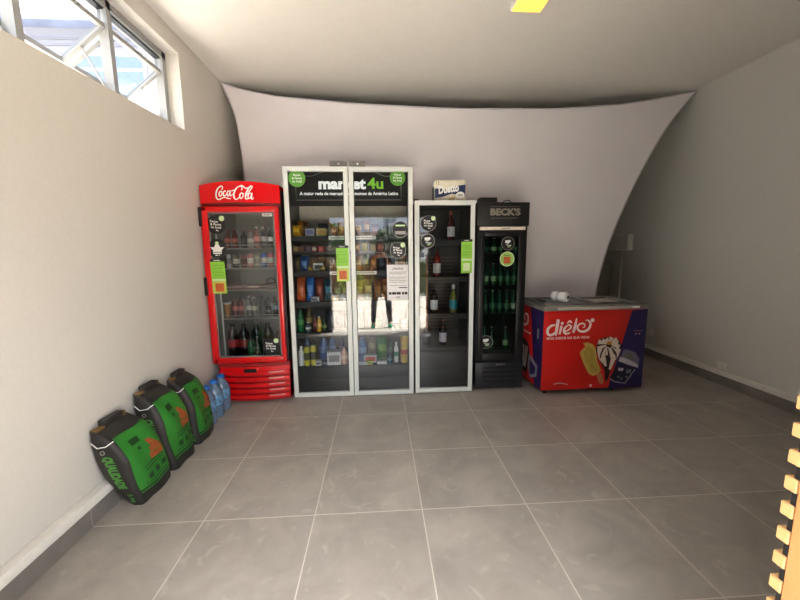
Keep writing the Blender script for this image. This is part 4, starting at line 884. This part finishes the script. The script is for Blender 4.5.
def charcoal_bag(x, y, rz, label, seed, sq=1.0, sz=1.0, sh=0.0):
    t = thing('charcoal_bag', label, 'charcoal bag', (x, y, 0), rz, 'charcoal bags along the left wall')
    rnd = random.Random(seed); ph = rnd.random() * 6
    def wob(a, z): return .006 * math.sin(5 * a + 14 * z + ph)
    def front(u, z, off=0.0):
        w_, d_, s_ = rowat(z); return (x + s_ + d_ / 2 * (1 - abs(u) ** 4) ** .25 + off + wob(u, z), y + u * w_ / 2 * sq + sh * z, z * sz)
    def side(v, z, off=0.0):          # -y side; v from the wall (-1) to the front (1)
        w_, d_, s_ = rowat(z); return (x + s_ + v * d_ / 2, y - w_ / 2 * sq * (1 - abs(v) ** 4) ** .25 - off + sh * z, z * sz)
    N = 32; vs = []; fs = []; nz = 22
    for j in range(nz + 1):
        z = .485 * j / nz; w_, d_, s_ = rowat(z)
        for k in range(N):
            a = 2 * PI * k / N; c, q = math.cos(a), math.sin(a)
            ex = math.copysign(abs(c) ** .5, c); ey = math.copysign(abs(q) ** .5, q)
            vs.append((x + s_ + ex * d_ / 2 + (wob(ey, z) if ex > 0 else 0), y + ey * w_ / 2 * sq + sh * z, z * sz))
    for j in range(nz):
        for k in range(N): k2 = (k + 1) % N; fs.append((j * N + k, j * N + k2, (j + 1) * N + k2, (j + 1) * N + k))
    fs += [tuple(range(N))[::-1], tuple(nz * N + k for k in range(N))]
    MB().add(vs, fs, 0, True).build('sack_body', MBAG, t)
    def patch(mb, u0, u1, z0, z1, mi, off, nu=8, nv=10, fn=front, wd=lambda s: 1.0):
        vv = [fn((u0 + (u1 - u0) * i / nu) * wd(j / nv), z0 + (z1 - z0) * j / nv, off) for j in range(nv + 1) for i in range(nu + 1)]
        mb.add(vv, [(j * (nu + 1) + i, j * (nu + 1) + i + 1, (j + 1) * (nu + 1) + i + 1, (j + 1) * (nu + 1) + i) for j in range(nv) for i in range(nu)], mi, True)
    p = MB(); patch(p, -.82, .90, .085, .435, 0, .0035, 12, 16); patch(p, -.82, .90, .065, .075, 0, .0035)
    pl = p.build('green_panel', MGB, t, 'bright green printed front panel')
    p = MB(); patch(p, -.45, -.02, .355, .39, 0, .0055); patch(p, -.3, -.15, .315, .332, 0, .0055); p.build('title_block', mat('sack_dark_green_print', (20, 60, 22), .55), pl); p = MB()
    for u0, z0 in ((-.38, .12), (.06, .122), (.48, .13)):
        p = MB(); patch(p, u0, u0 + .24, z0, z0 + .034, 0, .0055, 4, 4); p.build('dark_square', mat('sack_dark_green_print', (20, 60, 22), .55), pl)
    p = MB()
    for z0 in (.185, .205): patch(p, -.4, .6, z0, z0 + .006, 0, .0055, 6, 2)
    patch(p, -.55, .7, .10, .106, 0, .0055, 6, 2)
    p.build('print_lines', mat('sack_dark_green_print', (20, 60, 22), .55), pl)
    p = MB(); patch(p, .05, .72, .215, .255, 0, .0055); patch(p, .14, .70, .26, .295, 0, .0055, wd=lambda s: 1 - .15 * s); patch(p, .2, .56, .295, .345, 0, .0055, wd=lambda s: 1 - .45 * s)
    p.build('flame_print', MOR, pl)
    # blocky lettering up the side gusset
    p = MB()
    def sg_(word, size, z_top, z_bot, vc):
        vsx, fsx = _TXT[(word, .05 if word == 'QUALIDADE' else .03)]; xs_ = [v[0] for v in vsx]; xa, xb = min(xs_), max(xs_); out = []
        for a_, b_ in vsx:
            z = z_top + (z_bot - z_top) * (a_ - xa) / (xb - xa); out.append(side(vc + b_ * size, z, .004))
        p.add(out, fsx, 0)
    sg_('QUALIDADE', .72, .345, .13, .10)
    p.build('side_lettering', MGBD, t, 'dull green block lettering'); p = MB(); sg_('5 kg', .5, .09, .03, .25); p.build('weight_mark', MGBD, t)
    p = MB()
    w_, d_, s_ = rowat(.48); y_ = y + sh * .5; zt_ = .485 * sz
    p.box(x + s_ - .02, x + s_ + .022, y_ - .06 * sq, y_ + .085 * sq, zt_ - .012, zt_ + .035, 0, .008)
    p.box(x + s_ - .014, x + s_ + .024, y_ - .12 * sq, y_ - .06 * sq, zt_ - .01, zt_ + .008, 1, .005); p.box(x + s_ - .014, x + s_ + .02, y_ + .075 * sq, y_ + .105 * sq, zt_ - .014, zt_ + .026, 1, .005)
    p.build('folded_top', [MBAG, MBR], t)
    pts = [side(-.7, .425, .004), side(-.1, .405, .012), side(.5, .41, .01), front(-.85, .425, .006)]
    MB().tube([tuple(q) for q in pts], .003, 5).build('string', MWHT, t)
    c_ = side(.0, .37, .004); MB().tube([(c_[0] + .011 * math.cos(k * PI / 5), c_[1], c_[2] + .011 * math.sin(k * PI / 5)) for k in range(10)], .0025, 5, 0, True).build('eyelet', MGRY, t)
    return t
charcoal_bag(-1.455, 2.115, math.radians(-2), 'black and green charcoal bag nearest the camera, leaning on the left wall', 1, 1.0, 1.0, -.15)
charcoal_bag(-1.452, 2.43, math.radians(-1), 'middle black and green charcoal bag of the three leaning on the left wall', 2, .93, 1.13, -.09)
charcoal_bag(-1.45, 2.745, math.radians(2), 'black and green charcoal bag beside the blue water bottles', 3, .9, 1.06, -.02)

# ================================================================== WATER BOTTLES
MWB = mat('clear_blue_plastic', (98, 124, 148), .12, vary=.12, scale=12, coat=.4); MCAPB = mat('blue_cap', (36, 116, 206), .35)
MLABW = mat('blue_white_label', (110, 160, 214), .4, vary=.75, scale=26)
for i, (y, lb_) in enumerate(((2.965, 'large blue capped water bottle next to the last charcoal bag'), (3.11, 'middle blue capped water bottle of the three on the floor'), (3.255, 'large blue capped water bottle right in front of the red fridge'))):
    wt = bottle('water_bottle', lb_, 'bottle', -1.479, y, 0, .325, .07, MWB, MLABW, MCAPB, 'jug', 'water bottles on the floor by the red fridge', 22, (.34, .62))
    MB().tube([(-1.479 + .026 * math.cos(a), y + .045 * math.sin(a), .30 + .028 * abs(math.sin(a * .5))) for a in [k * PI / 8 for k in range(16)]], .004, 6, 0, True).build('carry_ring', MCAPB, wt)

# ================================================================== SLATTED TIMBER SCREEN at the doorway
ss = thing('slatted_screen', 'light timber screen of horizontal slats at the right edge by the doorway', 'screen', (1.1, .67, 0))
MTM = mat('light_pine', (196, 152, 102), .55, vary=.08, scale=10)
nsl = 21
for k in range(nsl):
    z = .045 + .0625 * k
    MB().box(.90, 1.36, .657, .682, z, z + .031, 0, .002, 1).build('slat', MTM, ss)
MB().box(.90, .945, .44, .6555, .0, 1.36, 0, .003, 1).build('front_post', mat('warm_pine_board', (178, 124, 76), .55, vary=.08, scale=8), ss)
MB().box(.906, 1.36, .6565, .668, .0, 1.36).build('dark_backing', MBLKM, ss)

# ================================================================== OUTSIDE, seen in the door glass and through the window
MPV = mat('pale_concrete_pavement', (210, 198, 184), .8, vary=.08, scale=4)
g = MB().box(-30, 14, -4.4, YF - .22, -.3, -.14); struct(g.build('pavement', MPV))
struct(MB().box(-30, 14, -4.62, -4.4, -.3, -.08).build('kerb', mat('white_kerb', (236, 232, 224), .7)))
struct(MB().box(-1.95, -1.72, -4.2, YF - .22, -.14, 3.6).build('wall_light_blocker', mat('dark_blocker_wall', (74, 72, 68), .85)))  # added unseen wall that keeps daylight off the right of the room
struct(MB().box(-60, 40, -60, -4.62, -.4, -.18).build('street', mat('asphalt', (112, 110, 108), .8, vary=.1, scale=3)))
struct(MB().box(-30, XO, .4, 14, -.3, -.14).build('side_path', mat('side_concrete', (190, 182, 170), .8)))
def leaf_cloud(mb, c, r, n, size, rnd, mi=0, flat_=1.0):
    for _ in range(n):
        while True:
            p = Vector((rnd.uniform(-1, 1), rnd.uniform(-1, 1), rnd.uniform(-1, 1)))
            if .25 < p.length < 1: break
        p = Vector(c) + Vector((p.x * r[0], p.y * r[1], p.z * r[2]))
        a = Vector((rnd.gauss(0, 1), rnd.gauss(0, 1), rnd.gauss(0, .6))).normalized(); b = a.orthogonal().normalized()
        s_ = size * rnd.uniform(.6, 1.3)
        mb.add([p - a * s_, p - b * s_ * .4, p + a * s_, p + b * s_ * .4], [(0, 1, 2, 3)], mi)
rnd = random.Random(3)
LEAF = [mat('leaf_yellow_green', (150, 160, 70), .6, vary=.3), mat('leaf_mid_green', (70, 104, 50), .6, vary=.3), mat('leaf_dark_green', (40, 62, 36), .6, vary=.3)]
for i, (x, y, r, hgt, lm, lb_) in enumerate([(-.95, -5.3, .5, 1.0, 0, 'yellow green bush beyond the kerb, facing the doorway'), (.02, -5.5, .36, .7, 0, 'low yellow bush beyond the kerb'), (1.75, -5.4, .55, 1.2, 1, 'round green bush beyond the kerb, off to the right of the doorway'), (.85, -5.7, .35, .7, 1, 'small green bush beyond the kerb')]):
    t = thing('garden_bush', lb_, 'bush', (x, y, -.18), 0, 'bushes beyond the kerb')
    m_ = MB(); leaf_cloud(m_, (x, y, hgt * .5 - .1), (r, r, hgt * .5), 500, .08, rnd); m_.build('foliage', LEAF[lm], t)
    MB().tube([(x, y, -.18), (x + .02, y, hgt * .5)], [.03, .015], 6).build('stem', mat('bark', (84, 66, 50), .8), t)
for i, (x, y, h, r, lm, lb_) in enumerate([(.9, -9, 2.2, 1.3, 2, 'dark broad tree across the street'), (-2.2, -9.5, 2.4, 1.3, 1, 'green tree across the street on the left'), (4.1, -8.5, 2.3, 1.4, 2, 'dark leafy tree across the street on the right')]):
    t = thing('street_tree', lb_, 'tree', (x, y, -.18), 0, 'trees across the street')
    m_ = MB(); leaf_cloud(m_, (x, y, h * .75), (r, r * .8, h * .36), 1100, .14, rnd); m_.build('crown', LEAF[lm], t)
    MB().tube([(x, y, -.18), (x + .05, y, h * .4), (x - .03, y, h * .8)], [.11, .08, .04], 8).build('trunk', mat('bark', (84, 66, 50), .8), t)
t = thing('brick_wall', 'low brown brick garden wall beyond the bushes', 'wall', (0, -6.6, -.18)); t['kind'] = 'structure'
MB().box(-6, 8, -6.75, -6.5, -.2, .9).build('wall_face', mat('brown_brick', (120, 78, 52), .8, vary=.3, scale=18), t)
MB().box(-6, 8, -6.78, -6.47, .9, .96).build('coping', mat('pale_coping', (170, 158, 140), .8), t)
for i, (x, y, w_, h, c, lb_) in enumerate([(1.6, -42, 1.7, 5.6, (150, 160, 172), 'tall grey tower far behind the trees'), (-.4, -38, 3.4, 3.4, (190, 182, 172), 'pale low block far behind the trees'), (-4, -40, 3.2, 4.2, (160, 140, 130), 'brown block far behind the trees on the left'), (5, -36, 4.5, 3.2, (206, 204, 200), 'white block far behind the trees on the right')]):
    t = thing('city_building', lb_, 'building', (x, y, -.2), 0, 'city buildings far across the street')
    MB().box(x - w_ / 2, x + w_ / 2, y - 1.5, y + 1.5, -.2, h).build('wall', P(c, .7), t)
    k = 0
    for a in range(max(1, int(w_ / .8))):
        for b_ in range(int(h / .9)):
            xx = x - w_ / 2 + .25 + a * .8; zz = .5 + b_ * .9
            MB().box(xx, xx + .4, y + 1.5, y + 1.52, zz, zz + .5).build('window', mat('far_window', (70, 84, 100), .3), t)
    MB().box(x - w_ / 2 - .05, x + w_ / 2 + .05, y - 1.55, y + 1.55, h, h + .15).build('roof', P((120, 112, 106), .7), t)
# neighbouring building seen through the high window
nb = thing('neighbour_building', 'white building with bluish windows seen through the high window', 'building', (-9, 9, -.2))
MB().box(-14, -4.6, 9, 12, -.2, 6.36).build('wall', mat('white_render', (146, 145, 150), .8), nb)
MB().add([(-14.2, 8.7, 6.40), (-4.4, 8.7, 6.40), (-4.4, 12, 8.4), (-14.2, 12, 8.4), (-14.2, 8.7, 6.34), (-4.4, 8.7, 6.34), (-4.4, 12, 6.36), (-14.2, 12, 6.36)], [(0, 1, 2, 3), (4, 5, 1, 0), (5, 6, 2, 1), (7, 4, 0, 3), (4, 7, 6, 5)]).build('roof', mat('blue_grey_roof', (116, 124, 146), .7, vary=.25, scale=2), nb)
MBW = mat('bluish_window', (104, 120, 148), .3)
for xx in (-10.3, -8.5, -6.72):
    wv = MB().box(xx - .03, xx + 1.6, 8.965, 8.985, 4.82, 5.82).build('window', mat('window_white', (176, 174, 178), .6), nb)
    for k in (0, 1):
        MB().box(xx + .03 + .78 * k, xx + .74 + .78 * k, 8.955, 8.964, 5.53, 5.77).box(xx + .03 + .78 * k, xx + .74 + .78 * k, 8.955, 8.964, 4.87, 5.46).build('pane', MBW, wv)
for z in (5.98, 6.1): MB().box(-14, -4.6, 8.97, 8.99, z, z + .04).build('ledge', mat('grey_ledge', (126, 126, 134), .7), nb)

# ================================================================== the photographer standing outside, mirrored in the glass
ps = thing('person', 'person in dark trousers and green shoes mirrored in the cabinet glass, holding a phone', 'person', (.04, -.34, -.14))
PX, PY, PZ = .04, -.34, -.14
def skin(name, verts, edges, radii, m, parent, sub=1):
    me = D.meshes.new(name); me.from_pydata([Vector(v) - Vector((PX, PY, PZ)) for v in verts], edges, []); me.materials.append(m)
    o = D.objects.new(name, me); COL.objects.link(o); o.parent = parent
    sk = o.modifiers.new('Skin', 'SKIN'); sk.use_smooth_shade = True
    for i, r in enumerate(radii): me.skin_vertices[0].data[i].radius = r if isinstance(r, tuple) else (r, r)
    me.skin_vertices[0].data[0].use_root = True
    s_ = o.modifiers.new('Smooth', 'SUBSURF'); s_.levels = sub; s_.render_levels = sub
    return o
MSKN = mat('skin', (176, 126, 98), .6, vary=.04)
z = PZ
V = [(PX, PY, z + .93), (PX, PY, z + 1.1), (PX, PY, z + 1.28), (PX, PY, z + 1.43), (PX, PY + .01, z + 1.52), (PX, PY + .03, z + 1.63), (PX, PY + .035, z + 1.72)]
Ed = [(0, 1), (1, 2), (2, 3), (3, 4), (4, 5), (5, 6)]; Rd = [(.15, .11), (.13, .10), (.15, .11), (.10, .08), .055, (.075, .09), (.06, .07)]
for s_ in (-1, 1):
    i = len(V); V += [(PX + s_ * .10, PY, z + .88), (PX + s_ * .15, PY + .01, z + .50), (PX + s_ * .17, PY - .01, z + .09), (PX + s_ * .175, PY + .12, z + .035)]
    Ed += [(0, i), (i, i + 1), (i + 1, i + 2), (i + 2, i + 3)]; Rd += [.085, .055, .038, .03]
    i = len(V); V += [(PX + s_ * .19, PY, z + 1.41), (PX + s_ * .23, PY + .08, z + 1.17), (PX + s_ * .06 - .01, PY + .24, z + 1.50)]
    Ed += [(3, i), (i, i + 1), (i + 1, i + 2)]; Rd += [.058, .042, .03]
    w0 = i + 2
    for q in range(4):
        j = len(V); bx, bz = V[w0][0], V[w0][2]; V += [(bx - s_ * .02, PY + .275, bz + .045 - q * .021), (bx - s_ * .052, PY + .268 - .004 * q, bz + .058 - q * .022)]; Ed += [(w0, j), (j, j + 1)]; Rd += [.0095, .0085]
    j = len(V); V += [(bx + s_ * .01, PY + .25, bz + .05), (bx - s_ * .015, PY + .245, bz + .075)]; Ed += [(w0, j), (j, j + 1)]; Rd += [.011, .009]
skin('body', V, Ed, Rd, MSKN, ps, 2)
skin('shirt', [(PX, PY, z + .95), (PX, PY, z + 1.1), (PX, PY, z + 1.28), (PX, PY, z + 1.43), (PX - .2, PY, z + 1.40), (PX - .22, PY + .05, z + 1.26), (PX + .2, PY, z + 1.40), (PX + .22, PY + .05, z + 1.26)], [(0, 1), (1, 2), (2, 3), (3, 4), (4, 5), (3, 6), (6, 7)], [(.17, .13), (.15, .12), (.17, .13), (.11, .09), .075, .065, .075, .065], mat('dark_navy_shirt', (40, 46, 62), .8), ps, 2)
skin('trousers', [(PX, PY, z + .96), (PX - .1, PY, z + .86), (PX - .15, PY + .01, z + .5), (PX - .17, PY - .01, z + .1), (PX + .1, PY, z + .86), (PX + .15, PY + .01, z + .5), (PX + .17, PY - .01, z + .1)], [(0, 1), (1, 2), (2, 3), (0, 4), (4, 5), (5, 6)], [(.165, .125), .10, .066, .054, .10, .066, .054], mat('dark_trousers', (46, 44, 52), .8), ps, 2)
for s_ in (-1, 1):
    MB().box(PX + s_ * .175 - .045, PX + s_ * .175 + .045, PY - .08, PY + .19, z + .0, z + .02, 1, .008).box(PX + s_ * .175 - .042, PX + s_ * .175 + .042, PY - .075, PY + .18, z + .018, z + .085, 0, .03, 3).build('shoe', [mat('green_shoe', (40, 170, 130), .5), MWHT], ps)
hr = MB(); bm = bmesh.new(); bmesh.ops.create_uvsphere(bm, u_segments=16, v_segments=10, radius=1)
for v in bm.verts: v.co = Vector((v.co.x * .088, v.co.y * .10, v.co.z * .085)) + Vector((PX, PY + .015, z + 1.715))
hr.frombm(bm, 0, True).build('hair', mat('dark_hair', (34, 26, 22), .7), ps)
fc = MB()
for s_ in (-1, 1):
    fc.lathe([(.003, 0), (.009, .003), (.003, .006)], (PX + s_ * .03, PY + .118, z + 1.655), 10, 0, 'y')
fc.box(PX - .02, PX + .02, PY + .113, PY + .119, z + 1.585, z + 1.592, 0, .002).build('face_features', mat('dark_face_detail', (70, 36, 30), .6), ps)
ph = thing('mobile_phone', 'dark mobile phone held up in both hands by the mirrored person', 'phone', (PX, -.05, 1.405))
MB().box(PX - .085, PX + .06, -.055, -.046, 1.405, 1.482, 0, .004).build('phone_body', MBLK, ph)
MB().disc(.008, (PX + .045, -.0455, 1.468), (Vector((-1, 0, 0)), Vector((0, 0, 1))), 0, .001).build('phone_lens', mat('lens_glass', (30, 30, 44), .1), ph)

# ================================================================== LIGHT
world = D.worlds.new('sky'); SC.world = world; world.use_nodes = True
nt = world.node_tree; bg = nt.nodes['Background']
tc = nt.nodes.new('ShaderNodeTexCoord'); sp = nt.nodes.new('ShaderNodeSeparateXYZ'); nt.links.new(tc.outputs['Generated'], sp.inputs[0])
rp = nt.nodes.new('ShaderNodeValToRGB'); rp.color_ramp.elements[0].position = 0.05; rp.color_ramp.elements[0].color = (.22, .25, .30, 1)
rp.color_ramp.elements[1].position = .72; rp.color_ramp.elements[1].color = (1, 1, 1, 1)
nt.links.new(sp.outputs[2], rp.inputs['Fac']); nt.links.new(rp.outputs['Color'], bg.inputs['Color']); bg.inputs['Strength'].default_value = 9.0
sun = D.lights.new('sun', 'SUN'); sun.energy = 36; sun.angle = math.radians(1.5); sun.color = (1, .98, .95)
so = D.objects.new('sun', sun); COL.objects.link(so)
d = Vector((-.42, .22, -1)).normalized(); so.rotation_euler = d.to_track_quat('-Z', 'Y').to_euler()
def portal(name, loc, direction, sx_, sy_):
    l = D.lights.new(name, 'AREA'); l.shape = 'RECTANGLE'; l.size = sx_; l.size_y = sy_; l.cycles.is_portal = True
    o = D.objects.new(name, l); COL.objects.link(o); o.location = loc; o.rotation_euler = Vector(direction).to_track_quat('-Z', 'Z').to_euler()
portal('doorway_portal', ((DX0 + DX1) / 2, YF - .23, DZ / 2 - .05), (0, 1, 0), DX1 - DX0, DZ + .1)
portal('window_portal', (XO - .02, (WY0 + WY1) / 2, (WZ0 + WZ1) / 2), (1, 0, 0), WY1 - WY0, WZ1 - WZ0)
def area(name, loc, target, sx_, sy_, e, col=(1, 1, 1)):
    l = D.lights.new(name, 'AREA'); l.shape = 'RECTANGLE'; l.size = sx_; l.size_y = sy_; l.energy = e; l.color = col
    o = D.objects.new(name, l); COL.objects.link(o); o.location = loc; o.rotation_euler = (Vector(target) - Vector(loc)).to_track_quat('-Z', 'Z').to_euler()
    return o

# ================================================================== CAMERA
cam = D.cameras.new('camera'); co = D.objects.new('camera', cam); COL.objects.link(co)
cam.sensor_width = 36; cam.lens = 36 * 355.8362 / 800; cam.clip_start = .02
pt, yw, ro = .14172, .05863, .01016
def ray(X, Vv):
    cr, sr = math.cos(ro), math.sin(ro); X, Vv = cr * X + sr * Vv, -sr * X + cr * Vv
    cp, spt = math.cos(pt), math.sin(pt); y = cp + Vv * spt; z = -spt + Vv * cp
    cy, sy = math.cos(yw), math.sin(yw); return Vector((cy * X + sy * y, -sy * X + cy * y, z))
fwd = ray(0, 0); rt = (ray(1, 0) - fwd).normalized(); up = (ray(0, 1) - fwd).normalized()
co.matrix_world = Matrix(((rt.x, up.x, -fwd.x, 0), (rt.y, up.y, -fwd.y, 0), (rt.z, up.z, -fwd.z, 1.45919), (0, 0, 0, 1)))
SC.camera = co
SC.view_settings.view_transform = 'Standard'; SC.view_settings.look = 'None'; SC.view_settings.exposure = 0.48
SC.cycles.max_bounces = 12; SC.cycles.diffuse_bounces = 6; SC.cycles.transparent_max_bounces = 16
